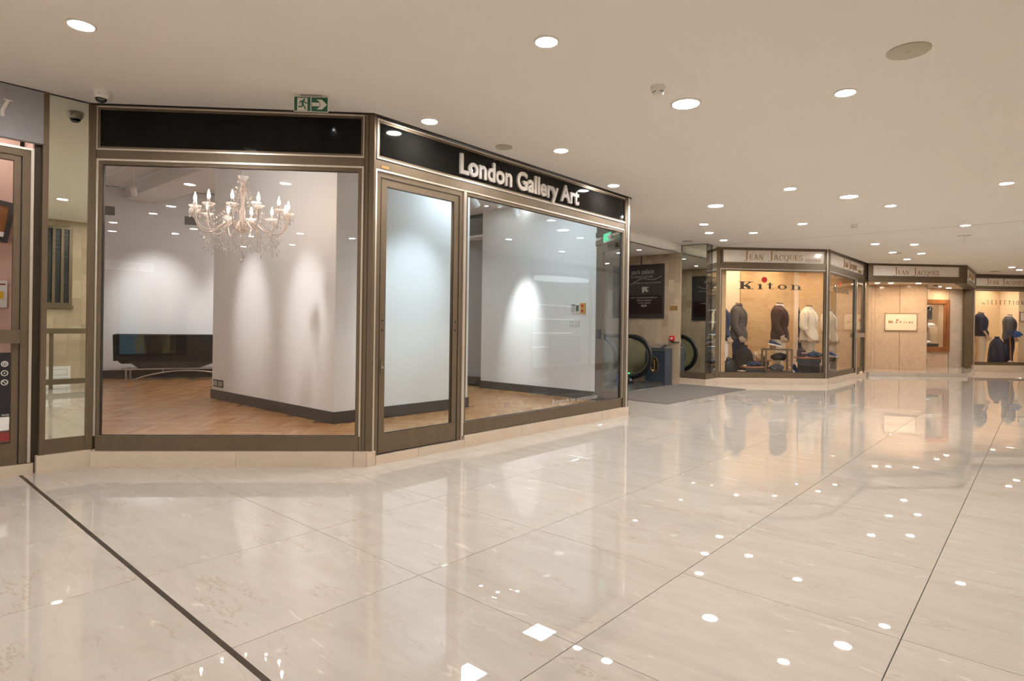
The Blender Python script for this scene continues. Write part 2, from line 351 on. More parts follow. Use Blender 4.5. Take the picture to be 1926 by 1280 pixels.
# serif capitals as thick / thin strokes: ('l',x0,y0,x1,y1,w) or ('a',cx,cy,rx,ry,a0,a1,w) (w thick at the sides)
def ser(x, y, w=.24): return ('l', x - w / 2, y, x + w / 2, y, .045)
SERIF = {
 'J': (.42, [('l', .28, .97, .28, .05, .11), ser(.28, .97), ('a', .10, .04, .18, .20, 0, -150, .07)]),
 'E': (.62, [('l', .14, .02, .14, .98, .11), ('l', .05, .98, .55, .98, .045), ('l', .05, .02, .58, .02, .045), ('l', .14, .5, .44, .5, .045), ('l', .55, .98, .55, .82, .04), ('l', .58, .02, .58, .2, .04), ('l', .44, .42, .44, .58, .04)]),
 'A': (.74, [('l', .10, .02, .37, 1, .045), ('l', .37, 1, .62, .02, .11), ('l', .2, .35, .52, .35, .045), ser(.10, .02), ser(.63, .02)]),
 'N': (.78, [('l', .13, .02, .13, .98, .045), ('l', .13, .98, .64, .02, .11), ('l', .64, .02, .64, .98, .045), ser(.12, .02), ser(.64, .98), ('l', .02, .98, .16, .98, .045)]),
 'C': (.72, [('a', .40, .5, .34, .5, 50, 310, .10), ('l', .63, .98, .63, .72, .04)]),
 'Q': (.84, [('a', .41, .5, .36, .5, 0, 360, .10), ('l', .42, .08, .78, -.22, .09)]),
 'O': (.82, [('a', .41, .5, .36, .5, 0, 360, .10)]),
 'U': (.78, [('l', .14, .98, .14, .3, .11), ('a', .39, .3, .25, .29, 180, 360, .06), ('l', .64, .3, .64, .98, .045), ser(.14, .98), ser(.64, .98)]),
 'S': (.56, [('a', .27, .74, .20, .24, 40, 250, .09), ('a', .27, .26, .22, .25, 70, -140, .09), ('l', .46, .95, .46, .74, .04), ('l', .06, .05, .06, .26, .04)]),
 'L': (.60, [('l', .14, .02, .14, .98, .11), ser(.14, .98), ('l', .05, .02, .55, .02, .045), ('l', .55, .02, .55, .22, .04)]),
 'T': (.68, [('l', .34, .02, .34, .98, .11), ('l', .05, .98, .63, .98, .045), ser(.34, .02), ('l', .05, .98, .05, .8, .04), ('l', .63, .98, .63, .8, .04)]),
 'I': (.34, [('l', .16, .02, .16, .98, .11), ser(.16, .02), ser(.16, .98)]),
 'P': (.60, [('l', .14, .02, .14, .98, .11), ser(.14, .02), ('l', .04, .98, .3, .98, .045), ('a', .29, .73, .22, .25, -90, 90, .09)]),
 'R': (.68, [('l', .14, .02, .14, .98, .11), ser(.14, .02), ('l', .04, .98, .3, .98, .045), ('a', .29, .74, .21, .24, -90, 90, .09), ('l', .3, .5, .6, .02, .10), ser(.6, .02)]),
}
SLAB = {   # wide fat slab letters
 'K': (1.0, [('l', .22, .05, .22, .95, .26), ('l', 0, .96, .46, .96, .08), ('l', 0, .04, .46, .04, .08), ('l', .30, .36, .78, .93, .08), ('l', .44, .54, .76, .15, .22), ('l', .56, .96, .96, .96, .08), ('l', .54, .04, 1.0, .04, .08)]),
 'i': (.42, [('l', .2, .04, .2, .66, .20), ('l', 0, .66, .24, .66, .07), ('l', 0, .04, .4, .04, .07)]),
 't': (.50, [('l', .2, .12, .2, .9, .18), ('l', 0, .66, .42, .66, .07), ('a', .32, .16, .14, .13, 180, 350, .08)]),
 'o': (.62, [('a', .30, .35, .24, .29, 0, 360, .15)]),
 'n': (.80, [('l', .18, .04, .18, .66, .18), ('l', 0, .66, .2, .66, .07), ('l', 0, .04, .36, .04, .07), ('a', .38, .42, .22, .23, 20, 170, .09), ('l', .6, .04, .6, .46, .18), ('l', .44, .04, .8, .04, .07)]),
}
def stroke_letter(mb, strokes, x, z, h, sx, y, depth, wm=1):
    for k, st in enumerate(strokes):
        st = st[:-1] + (st[-1] * wm,)
        dz = k * 1e-5
        if st[0] == 'l':
            _, x0, y0, x1, y1, w = st
            ax, ay, bx_, by = x + x0 * h * sx, z + y0 * h, x + x1 * h * sx, z + y1 * h
            dx, dy = bx_ - ax, by - ay; l = math.hypot(dx, dy) or 1; 
            hor = abs(dx) > abs(dy) * 3
            ww = w * h * (1 if hor else sx ** .8) / 2
            nx, ny = -dy / l * ww, dx / l * ww
            mb.xprism([(ax + nx, ay + ny), (bx_ + nx, by + ny), (bx_ - nx, by - ny), (ax - nx, ay - ny)], y - depth - dz, y)
        else:
            _, cx, cy, rx, ry, a0, a1, w = st; n = 14; o = []; i = []
            for q in range(n + 1):
                a = R(a0 + (a1 - a0) * q / n); t = w * (.45 + .55 * abs(math.cos(a))) / 2
                ca, sa = math.cos(a), math.sin(a)
                o.append((x + (cx + (rx + t) * ca) * h * sx, z + (cy + (ry + w * .25) * sa) * h)); i.append((x + (cx + (rx - t) * ca) * h * sx, z + (cy + (ry - w * .25) * sa) * h))
            for q in range(n): mb.xprism([o[q], o[q + 1], i[q + 1], i[q]], y - depth - dz, y)
def serif_word(parent, body, x, z, h, width, y, depth, material, small=None, table=SERIF, gap=.1, name='letter', space=.5, joined=False, wm=1):
    """body with '^' before a letter = tall capital; the rest at h*small"""
    items = []; cur = 0; big = False
    for ch in body:
        if ch == '^': big = True; continue
        if ch == ' ': cur += space * h; continue
        hh = h if (big or small is None) else h * small; big = False
        adv, st = table[ch]; items.append((ch, cur, hh)); cur += (adv + gap) * hh
    sx = width / cur; allmb = MB()
    for ch, cx, hh in items:
        mb = allmb if joined else MB(); stroke_letter(mb, table[ch][1], x + cx * sx, z, hh, sx, y, depth, wm)
        if not joined: mb.build(name, material, parent)
    if joined: allmb.build('lettering', material, parent)['kind'] = 'stuff'

# ------------------------------------------------------------------ the hall: floor
ZC = 2.96
S2 = math.sqrt(.5)
hall = [(-5.235, -7.265), (19.45, 17.42), (15.15, 17.42), (13.0, 15.2), (10.3, 15.2), (7.74, 12.75), (5.25, 12.75), (4.82, 12.27), (4.41, 12.68),
        (1.5, 15.59), (-1.2, 12.9), (1.86, 9.19), (2.10, 8.07), (-.88, 5.13), (-3.10, 5.13), (-3.36, 4.88), (-10.38, -2.12)]
def inside(p, poly):
    x, y = p; r = False; n = len(poly)
    for i in range(n):
        (x0, y0), (x1, y1) = poly[i], poly[(i + 1) % n]
        if (y0 > y) != (y1 > y) and x < (x1 - x0) * (y - y0) / (y1 - y0) + x0: r = not r
    return r
def near_poly(p, poly, d=.66):
    if inside(p, poly): return True
    return any(inside((p[0] + d * math.cos(R(a)), p[1] + d * math.sin(R(a))), poly) for a in range(0, 360, 30))
def project(x, y, z):
    v = Vector((x, y, z - CAMH)); dp = v.dot(fwd)
    if dp < .2: return None
    return 963 + FPX * v.dot(ir) / dp, 611.5 - FPX * v.dot(iu) / dp, dp
flo = MB().prism(hall, -.06, -.021).build('floor', 'dark_gap'); tag(flo, 'polished cream marble floor of the arcade laid in large square tiles', 'floor', kind='structure')
PA, PB, A0, B0, GAP = .897, .911, 1.876, .402, .0016
tile_me = MB(); h = .0006
x1, y1 = PA / 2 - GAP, PB / 2 - GAP
tile_me.loft([[(-x1, -y1, -.02), (x1, -y1, -.02), (x1, y1, -.02), (-x1, y1, -.02)], [(-x1, -y1, -h), (x1, -y1, -h), (x1, y1, -h), (-x1, y1, -h)],
              [(-x1 + .001, -y1 + .001, 0), (x1 - .001, -y1 + .001, 0), (x1 - .001, y1 - .001, 0), (-x1 + .001, y1 - .001, 0)]])
tile_mesh = tile_me.mesh('tile'); tile_mesh.materials.append(MATS['floor_marble'])
cells = []
for i in range(-16, 32):
    for j in range(-28, 28):
        a, b2 = A0 + (i + .5) * PA, B0 + (j + .5) * PB
        x, y = (a - b2) * S2, (a + b2) * S2
        if not near_poly((x, y), hall): continue
        vis = any(q and -60 < q[0] < 1990 and 0 < q[1] < 1340 for q in (project(x + dx, y + dy, 0) for dx in (-.5, 0, .5) for dy in (-.5, 0, .5)))
        cells.append((not vis, x * x + y * y, x, y))
cells.sort(); rest = MB()
for k, (nv, d, x, y) in enumerate(cells):
    if k < 300 and not nv:
        put('tile', tile_mesh, flo, (x, y, 0), R(45))
    else:
        ca = S2
        rest.add([(x + (vx - vy) * ca, y + (vx + vy) * ca, vz) for vx, vy, vz in tile_me.v], tile_me.f)
o = rest.build('tile_field', 'floor_marble', flo); o['kind'] = 'stuff'
# black expansion strip let into a tile joint, and the thin dark joint further off
a = A0 - PA
st = MB().box(-.011, .011, -1.40, 5.86, -.004, .0012).build('expansion_joint', 'bronze_dark', None, loc=((a + 0) * S2, a * S2, 0), rotz=R(45))
# local y of the strip runs along (-.707,.707)
tag(st, 'dark bronze expansion strip let into the marble floor, running from the corner mirror', 'joint strip')

# ------------------------------------------------------------------ ceilings
mainceil = [(-5.235, -7.265), (19.45, 17.42), (15.15, 17.42), (13.0, 15.2), (10.3, 15.2), (7.74, 12.75), (5.25, 12.75), (4.82, 12.27), (4.41, 12.66), (1.44, 9.61),
            (1.86, 9.19), (2.10, 8.07), (-.88, 5.13), (-3.10, 5.13), (-3.36, 4.88), (-10.38, -2.12)]
cl = MB().prism(mainceil, ZC, ZC + .05).build('ceiling', 'ceiling_paint'); tag(cl, 'smooth warm white plaster ceiling over the arcade', 'ceiling', kind='structure')
# hairline seam where the plaster fields meet
MB().tube([(11.2, 6.42, ZC), (5.1, 12.52, ZC)], .0035, 5).build('seam', 'speaker_cream', cl)
low = MB().prism([(4.41, 12.66), (1.44, 9.61), (-1.2, 12.25), (1.5, 15.59)], 2.80, 2.84)
low.prism([(4.41, 12.66), (1.44, 9.61), (1.40, 9.65), (4.37, 12.70)], 2.80, ZC + .05)
tag(low.build('ceiling_corridor', 'ceiling_paint'), 'lower plaster soffit over the escalator passage', 'ceiling', kind='structure')

# ------------------------------------------------------------------ the gallery: room shell
GZ = .08
gfloor = [(-3.15, 5.2), (-.9, 5.2), (2.0, 8.12), (1.8, 9.2), (-.9, 12.0), (-2.2, 13.3), (-8.6, 11.5)]
gf = MB().prism(gfloor, GZ - .03, GZ - .004).build('floor_gallery', 'wood_dark'); tag(gf, 'oak herringbone parquet floor inside the gallery', 'floor', kind='structure')
pw, pl = .072, .432
pk = MB(); pk.loft([[(0, 0, -.012), (pl, 0, -.012), (pl, pw, -.012), (0, pw, -.012)], [(.0008, .0008, 0), (pl - .0008, .0008, 0), (pl - .0008, pw - .0008, 0), (.0008, pw - .0008, 0)]])
plank_mesh = pk.mesh('plank'); plank_mesh.materials.append(MATS['parquet_wood'])
block = [(-1.54, 6.79), (-.08, 8.25), (-2.3, 10.47), (-3.81, 9.06)]
pls = []
for i in range(-110, 110):
    for j in range(-22, 22):
        for o_ in (0, 1):
            ox, oy = i * pw + j * pl, i * pw - j * pl
            if o_: ox, oy, an = ox + pl + pw, oy + pw - pl, 90
            else: an = 0
            cx, cy = (ox + pl / 2, oy + pw / 2) if not o_ else (ox - pw / 2, oy + pl / 2)
            X, Y = cx - 1.5 + .0, cy + 8.0
            if not inside((X, Y), gfloor) or inside((X, Y), block): continue
            q = project(X, Y, GZ)
            seen = q and ((185 < q[0] < 680 and q[1] < 835) or (715 < q[0] < 1175 and q[1] < 815))
            pls.append((not seen, X * X + Y * Y, ox - 1.5, oy + 8.0, an))
pls.sort(); rest = MB()
def clip(poly, hull):
    for (ax, ay), (bx_, by) in zip(hull, hull[1:] + hull[:1]):
        side = lambda p: (bx_ - ax) * (p[1] - ay) - (by - ay) * (p[0] - ax); out = []
        for p, q in zip(poly, poly[1:] + poly[:1]):
            a, c = side(p), side(q)
            if a >= 0: out.append(p)
            if (a >= 0) != (c >= 0): out.append((p[0] + (q[0] - p[0]) * a / (a - c), p[1] + (q[1] - p[1]) * a / (a - c)))
        poly = out
        if len(poly) < 3: return []
    return poly
for k, (ns, d, ox, oy, an) in enumerate(pls):
    ca, sa = (1, 0) if an == 0 else (0, 1)
    rect = [(ox + vx * ca - vy * sa, oy + vx * sa + vy * ca) for vx, vy in ((.0006, .0006), (pl - .0006, .0006), (pl - .0006, pw - .0006), (.0006, pw - .0006))]
    whole = all(inside(p, gfloor) for p in rect)
    if whole and k < 300 and not ns: put('plank', plank_mesh, gf, (ox, oy, GZ), R(an))
    elif whole: rest.add([(ox + vx * ca - vy * sa, oy + vx * sa + vy * ca, GZ + vz) for vx, vy, vz in pk.v], pk.f)
    else:
        cp = clip(rect, gfloor)
        if len(cp) < 3: continue
        if k < 300 and not ns:
            c0 = cp[0]; mb = MB().prism([(x - c0[0], y - c0[1]) for x, y in cp], -.012, 0)
            if an:   # keep the grain along the plank: local x = plank direction
                mb.v = [(y, -x, z) for x, y, z in mb.v]
            mb.build('plank', 'parquet_wood', gf, loc=(c0[0], c0[1], GZ), rotz=R(an))
        else: rest.prism(cp, GZ - .012, GZ)
o = rest.build('plank_field', 'parquet_wood', gf); o['kind'] = 'stuff'
GC, GCR = 3.75, 3.22
tag(MB().prism(gfloor, GC, GC + .05).build('ceiling_gallery', 'gallery_ceiling'), 'white moulded ceiling of the gallery', 'ceiling', kind='structure')
tag(MB().prism([(-.9, 5.2), (2.0, 8.12), (1.8, 9.2), (-.9, 12.0), (-2.26, 10.45), (-.05, 8.24), (-2.2, 6.1)], GCR, GCR + .05).build('ceiling_gallery_low', 'gallery_ceiling'), 'lower white ceiling behind the long gallery window', 'ceiling', kind='structure')
def wall_line(name, p, q, z0, z1, m, label, t=.08, skirt=None, ext=0):
    """wall whose visible face runs p->q (viewer to the right-hand side of p->q seen from above is the face side y-)"""
    dx, dy = q[0] - p[0], q[1] - p[1]; l = math.hypot(dx, dy)
    o = MB().box(-ext, l + ext, 0, t, z0, z1).build(name, m, None, loc=(p[0], p[1], 0), rotz=math.atan2(dy, dx)); tag(o, label, 'wall', kind='structure')
    if skirt: B('skirting', 'skirting', o, (-.014 - ext, l + .014 + ext, -.014, .0, z0, z0 + skirt))
    return o
# faces: local y points away from the viewer
wall_line('wall_gallery_back', (-8.7, 11.5), (-4.4, 12.77), GZ, GC, 'gallery_white', 'white back wall of the gallery behind the sofa', skirt=.15)
wall_line('wall_gallery_left', (-3.2, 5.25), (-8.8, 11.9), GZ, GC, 'gallery_white', 'white left wall of the gallery', t=-.06)
wall_line('wall_gallery_link', (-4.4, 12.77), (-1.0, 12.3), GZ, GC, 'gallery_white', 'white wall behind the gallery partition', skirt=.15)
bl = MB().prism(block, GZ, GC).build('wall_partition_block', 'gallery_white'); tag(bl, 'free-standing white partition block with dark skirting in the gallery', 'partition', kind='structure')
for (p, q) in ((block[3], block[0]), (block[0], block[1]), (block[1], block[2])):
    dx, dy = q[0] - p[0], q[1] - p[1]; l = math.hypot(dx, dy)
    MB().box(-.014, l + .014, -.016, 0, GZ, GZ + .13).build('skirting', 'skirting', bl, loc=(p[0], p[1], 0), rotz=math.atan2(dy, dx))
pt = MB().box(0, 2.42, 0, .1, GZ, GCR).build('wall_gallery_partition', 'gallery_white', None, loc=(.13, 10.77, 0), rotz=R(-45)); tag(pt, 'white gallery wall carrying the alarm keypad', 'wall', kind='structure')
B('skirting', 'skirting', pt, (-.014, 2.42, -.016, 0, GZ, GZ + .13))
wall_line('wall_gallery_niche', (-1.6, 12.6), (.4, 11.15), GZ, GCR, 'grey_wall', 'grey recess wall beside the gallery partition', t=.06, skirt=.14)
# boxed beams under the gallery ceiling
bm_ = MB()
def beam_run(p, q, w, z0, z1):
    d = Vector((q[0] - p[0], q[1] - p[1])).normalized(); n = Vector((-d.y, d.x)) * w / 2
    bm_.prism([(p[0] + n.x, p[1] + n.y), (q[0] + n.x, q[1] + n.y), (q[0] - n.x, q[1] - n.y), (p[0] - n.x, p[1] - n.y)], z0, z1)
beam_run((-6.45, 12.1), (-3.2, 8.9), .6, 3.5, GC + .01)
bo = bm_.build('beam_gallery', 'gallery_ceiling'); tag(bo, 'white boxed ceiling beam running over the gallery', 'beam', kind='structure')
bm_ = MB(); beam_run((-6.45 - .36, 12.0), (-3.56, 8.8), .05, GC - .03, GC + .005); beam_run((-6.85 - .36, 11.7), (-4.0, 8.7), .04, GC - .02, GC + .005)
bm_.build('moulding', 'gallery_white', bo)

# ------------------------------------------------------------------ shopfront builders (local: x along the front, y into the shop, z up)
def glazed(root, x0, x1, z0, z1, rail=.12, glassm='shop_glass', bead=True, sill=None):
    """polished bead, bronze inner frame and a pane; x0..x1, z0..z1 = glass opening"""
    if bead: MB().frame(x0 - .045, x1 + .045, z0 - .0, z1 + .045, .016, -.012, .02, wb=.0001).build('polished_bead', 'champagne', root)
    MB().frame(x0 - .03, x1 + .03, z0 - .002, z1 + .03, .03, -.002, .03, wb=.004).build('inner_frame', 'bronze', root)
    MB().frame(x0 - .004, x1 + .004, z0 - .003, z1 + .004, .008, .006, .03).build('gasket', 'rubber', root)
    if rail: B('bottom_rail', 'bronze', root, (x0 - .03, x1 + .03, -.006, .05, z0 - rail, z0 - .001))
    B('pane', glassm, root, (x0, x1, .016, .024, z0, z1))
def sign_box(root, x0, x1, z0, z1, panel, d=.045):
    MB().frame(x0 - .03, x1 + .03, z0 - .03, z1 + .03, .013, -.016, .03).build('polished_bead', 'champagne', root)
    MB().frame(x0 - .018, x1 + .018, z0 - .018, z1 + .018, .019, -.008, .03).build('frame', 'bronze', root)
    return B('panel', panel, root, (x0, x1, .0, .03, z0, z1))
def plinth(label, loc, rot, cuts, z1, y0=-.035, y1=.10, group=None):
    t = thing('plinth', label, 'plinth', loc, rot, kind='structure')
    for a, b2 in zip(cuts, cuts[1:]): B('stone', 'plinth_marble', t, (a + .0012, b2 - .0012, y0, y1, 0, z1))
    return t
# ---- front (F): local origin at (-3.10, 5.13)
FO = (-3.10, 5.13, 0)
w1 = thing('window_1', 'large bronze-framed display window showing the chandelier and sofa', 'window', FO, 0, kind='structure')
glazed(w1, .05, 2.115, .25, 2.47)
B('post', 'bronze', w1, (-.04, .005, -.02, .05, .13, ZC)); B('post', 'bronze', w1, (2.16, 2.245, -.02, .05, .13, ZC))
B('post_groove', 'bronze_dark', w1, (2.196, 2.203, -.023, -.018, .13, ZC)); B('post_groove', 'bronze_dark', w1, (2.168, 2.172, -.023, -.018, .13, ZC))
B('transom', 'bronze', w1, (.005, 2.16, -.01, .05, 2.515, 2.586)); B('head', 'bronze', w1, (.005, 2.16, -.004, .05, 2.953, ZC + .01))
B('ceiling_shadow_gap', 'dark_gap', w1, (-.04, 2.245, -.024, -.02, 2.948, ZC))
sg = thing('blank_fascia', 'blank glossy black fascia panel above the chandelier window', 'fascia', FO, 0)
sign_box(sg, .03, 2.135, 2.615, 2.915, 'black_panel')
plinth('cream marble plinth under the chandelier window', FO, 0, [0, 1.155, 2.11, 2.235], .128)
# ---- right (R): local origin (-.88, 5.12), rot 45
RO = (-.88, 5.13, 0)
d1 = thing('door_1', 'bronze-framed glass entrance door of the gallery', 'door', RO, 45, kind='structure')
MB().frame(.035, 1.085, .082, 2.51, .016, -.014, .02, wb=.0001).build('polished_bead', 'champagne', d1)
MB().frame(.051, 1.068, .083, 2.492, .045, -.004, .045, wb=.0001).build('jamb', 'bronze', d1)
MB().frame(.098, 1.020, .085, 2.445, .004, -.006, .0, wb=.0001).build('reveal_line', 'rubber', d1)
leaf = MB().frame(.102, 1.016, .09, 2.44, .062, .0, .042, wb=.165).build('door_leaf', 'bronze', d1)
B('pane', 'shop_glass_cool', d1, (.160, .958, .016, .024, .25, 2.382))
MB().frame(.160, .958, .252, 2.382, .007, .004, .012).build('gasket', 'rubber', d1)
for px in (.132, .985):
    for pz in (1.225, 1.145): MB().tube([(px, -.004, pz), (px, .004, pz)], .009, 10).build('bolt_hole', 'rubber', leaf)
B('lock_plate', 'bronze', leaf, (.118, .143, -.004, .0, .76, .90))
MB().tube([(.131, -.012, .825), (.131, -.002, .825)], .013, 12).build('lock_cylinder', 'steel', leaf)
w2 = thing('window_2', 'long bronze-framed display window right of the gallery entrance door', 'window', RO, 45, kind='structure')
glazed(w2, 1.135, 4.03, .245, 2.467, glassm='shop_glass_cool')
B('mullion', 'champagne', w2, (1.073, 1.098, -.016, .05, .115, 2.51))
B('transom', 'bronze', w2, (.0, 4.17, -.01, .05, 2.512, 2.586)); B('head', 'bronze', w2, (0, 4.17, -.004, .05, 2.953, ZC + .01)); B('cornice', 'bronze_dark', w2, (.0, 4.21, -.03, .05, 2.948, ZC))
B('post', 'bronze', w2, (-.005, .034, -.018, .05, .11, ZC)); B('post', 'bronze', w2, (4.076, 4.16, -.018, .05, .12, ZC)); B('post_bead', 'champagne', w2, (4.135, 4.175, -.024, .03, .12, 2.95))
B('transom_tag', 'gold_letter', w2, (.09, .17, -.013, -.008, 2.525, 2.545))
sg = thing('fascia_sign', 'glossy black fascia with raised pale letters reading London Gallery Art', 'sign', RO, 45)
sign_box(sg, .075, 4.115, 2.625, 2.905, 'black_panel')
word(sg, 'London Gallery Art', .265, 1.01, 2.668, -.001, .022, 'letter_white', width=1.98, bold=.008, side='letter_side')
plinth('cream marble plinth under the long gallery window', RO, 45, [1.098, 1.95, 2.72, 3.55, 4.20], .118)
plinth('low marble threshold below the gallery entrance door', RO, 45, [.06, .52, 1.096], .08)
plinth('narrow marble corner stone left of the gallery door', RO, 45, [-.03, .058], .124)
# lettering stuck low on the long window
lt = thing('window_lettering', 'faint white script low on the long gallery window', 'lettering', RO, 45)
line_text(lt, 'Artwork on commission', .085, 2.55, .285, .0155, 'sign_grey', width=.95)
# ---- chamfered end with the side door (G)
gx0, gy0 = 2.075, 8.09; gang = math.degrees(math.atan2(9.16 - gy0, 1.84 - gx0)); gl = math.hypot(9.16 - gy0, 1.84 - gx0)
d2 = thing('door_2', 'glass side door in dark bronze frame at the gallery corner', 'door', (gx0, gy0, 0), gang, kind='structure')
MB().frame(.0, gl, GZ, 2.62, .07, -.03, .03).build('jamb', 'bronze_dark', d2); B('transom', 'bronze', d2, (.07, gl - .07, -.02, .03, 2.42, 2.5))
B('door_leaf', 'bronze', d2, (.09, .15, -.02, .02, .1, 2.42), (gl - .33, gl - .07, -.02, .02, .1, 2.42), (.15, gl - .33, -.02, .02, .1, .28), (.15, gl - .33, -.02, .02, 2.3, 2.42))
B('pane', 'shop_glass', d2, (.15, gl - .33, -.004, .004, .28, 2.3)); B('over_panel', 'bronze_dark', d2, (0, gl, -.02, .02, 2.62, GCR))
B('handle', 'rubber', d2, (gl - .30, gl - .22, .02, .06, 1.02, 1.16)); B('closer', 'bronze_dark', d2, (.25, .5, .02, .07, 2.32, 2.38)); B('sticker', 'blue_panel', d2, (.2, .26, .004, .006, .36, .52))
wall_line('wall_corridor_return', (1.86, 9.19), (2.1, 10.1), 0, 2.84, 'travertine_far', 'short stone return of the escalator passage behind the gallery corner', t=.05)
fk = MB().box(0, 3.4, 0, .08, 0, 2.84).build('wall_corridor_left', 'travertine_far', None, loc=(2.1, 10.1, 0), rotz=R(135)); tag(fk, 'stone flank wall of the escalator passage, mirrored in the right pillar', 'wall', kind='structure')

# ------------------------------------------------------------------ mirror pier and left shop (line x-y=-8.26)
MO = (-3.10, 5.16, 0)
mp_ = thing('mirror_pier', 'tall narrow mirror in bronze frame beside the chandelier window', 'mirror', MO, 45)
B('mirror_glass', 'mirror', mp_, (-.335, -.07, .0, .01, .257, ZC - .008)); B('post', 'bronze', mp_, (-.372, -.335, -.02, .04, .14, ZC)); B('post', 'bronze', mp_, (-.072, -.03, -.012, .04, .135, ZC))
B('kick_panel', 'bronze', mp_, (-.335, -.07, -.004, .03, .135, .257)); B('backing', 'dark_gap', mp_, (-.36, -.04, .011, .03, .14, ZC)); B('gap', 'dark_gap', mp_, (-.034, .0, -.005, .03, .135, ZC))
plinth('small angled marble plinth under the mirror pier', MO, 45, [-.392, -.005], .14)
d3 = thing('door_3', 'bronze shop door with black poster at the left edge', 'door', (-3.12, 5.18, 0), 45, kind='structure')
B('dark_reveal', 'bronze_dark', d3, (-.415, -.372, .0, .06, .09, ZC)); B('polished_bead', 'champagne', d3, (-.44, -.421, -.024, .03, .09, 2.505), (-1.9, -.421, -.024, .03, 2.49, 2.507))
B('jamb', 'bronze', d3, (-.49, -.44, -.012, .05, .09, 2.49), (-1.9, -.49, -.012, .05, 2.44, 2.49)); B('jamb_line', 'rubber', d3, (-.497, -.491, -.004, .05, .09, 2.44))
leaf = B('door_leaf', 'bronze', d3, (-.537, -.490, .0, .045, .08, 2.44), (-1.85, -.537, .0, .045, .08, .25), (-1.85, -.537, .0, .045, 2.40, 2.44))
B('pane', 'shop_glass', d3, (-1.85, -.537, .018, .026, .25, 2.40))
B('handle', 'bronze', leaf, (-1.2, -.523, -.05, -.03, 1.012, 1.112), (-.523, -.497, -.05, .0, 1.012, 1.112))
ps = B('poster', 'poster_black', d3, (-1.1, -.541, .012, .017, .456, .94))
for k, zc in enumerate((.855, .785, .715)):
    MB().tube([(-.576 + .019 * math.cos(R(q)), .0105, zc + .019 * math.sin(R(q))) for q in range(0, 360, 20)], .003, 6, closed=True).build('icon', 'sign_white', ps)
    if k == 0: MB().tube([(-.576 + .009 * math.cos(R(q)), .0105, zc + .009 * math.sin(R(q))) for q in range(0, 360, 30)], .0028, 6, closed=True).build('icon', 'sign_white', ps)
    if k == 1: MB().tube([(-.576, .0095, zc), (-.576, .0125, zc)], .005, 8).build('icon', 'sign_white', ps)
    if k == 2: MB().tube([(-.590, .0105, zc + .013), (-.562, .0105, zc - .013)], .0028, 6).build('icon', 'sign_white', ps)
line_text(ps, '20H30', .018, -.592, .462, .0115, 'sign_white', width=.045)
B('poster_label', 'white_paper', ps, (-1.1, -.545, .0115, .0165, .352, .452)); B('poster_foot', 'poster_red', ps, (-1.1, -.541, .0115, .0165, .27, .335))
fs = thing('fascia_board', 'grey fascia board with white serif letter over the left shop door', 'fascia', (-3.12, 5.18, 0), 45)
B('board', 'grey_fascia', fs, (-1.88, -.372, -.055, .0, 2.55, ZC - .012)); B('shadow_gap', 'dark_gap', fs, (-1.88, -.372, -.04, .0, ZC - .012, ZC - .0005))
mb = MB(); stroke_letter(mb, [('l', -.1, .98, .3, .98, .06), ('l', .1, .98, -.15, .35, .16), ('l', -.15, .4, -.15, 0, .16)], -.60, 2.70, .13, 1, -.055, .004); mb.build('letter', 'letter_white', fs)
plinth('marble threshold under the left shop door', (-3.12, 5.18, 0), 45, [-1.9, -.40], .085, y0=-.02)
ls = thing('wall_left_shop', 'salmon panelled wall inside the left shop', 'wall', (-3.12, 5.18, 0), 45, kind='structure')
for k in range(10): B('panel', 'pink_wall', ls, (-1.9 + k * .15, -1.9 + k * .15 + .146, .62, .64, .085, 2.9))
B('backing', 'dark_gap', ls, (-1.9, -.30, .64, .68, .085, 2.95)); B('side', 'pink_wall', ls, (-.37, -.33, .05, .64, .085, 2.95)); B('shop_floor', 'wood_red', ls, (-1.9, -.37, .05, .62, .03, .085)); B('shop_ceiling', 'ceiling_paint', ls, (-1.9, -.37, .05, .62, 2.9, 2.94))
pf = thing('picture_frame', 'tilted dark picture frame hanging inside the left shop', 'picture', (-3.12, 5.18, 0), 45)
mb = MB(); mb.frame(-.18, .18, -.165, .165, .035, .575, .60); me = mb.build('frame', 'charcoal', pf); B('print', 'wood_dark', pf, (-.15, .15, .585, .62, -.13, .13)); B('mount', 'white_paper', pf, (-.15, .15, .58, .584, -.13, -.09))
pf.location = (-3.12 - .635 * S2, 5.18 - .635 * S2, 2.02); pf.rotation_euler[1] = R(9)
ms = thing('map_leaflet', 'printed map leaflet pinned inside the left shop', 'leaflet', (-3.12, 5.18, 0), 45)
B('sheet', 'white_paper', ms, (-.82, -.478, .60, .62, 1.29, 1.51)); B('map_patch', 'yellow_plastic', ms, (-.8, -.50, .598, .60, 1.36, 1.42)); B('heading', 'poster_red', ms, (-.8, -.49, .598, .60, 1.475, 1.487))

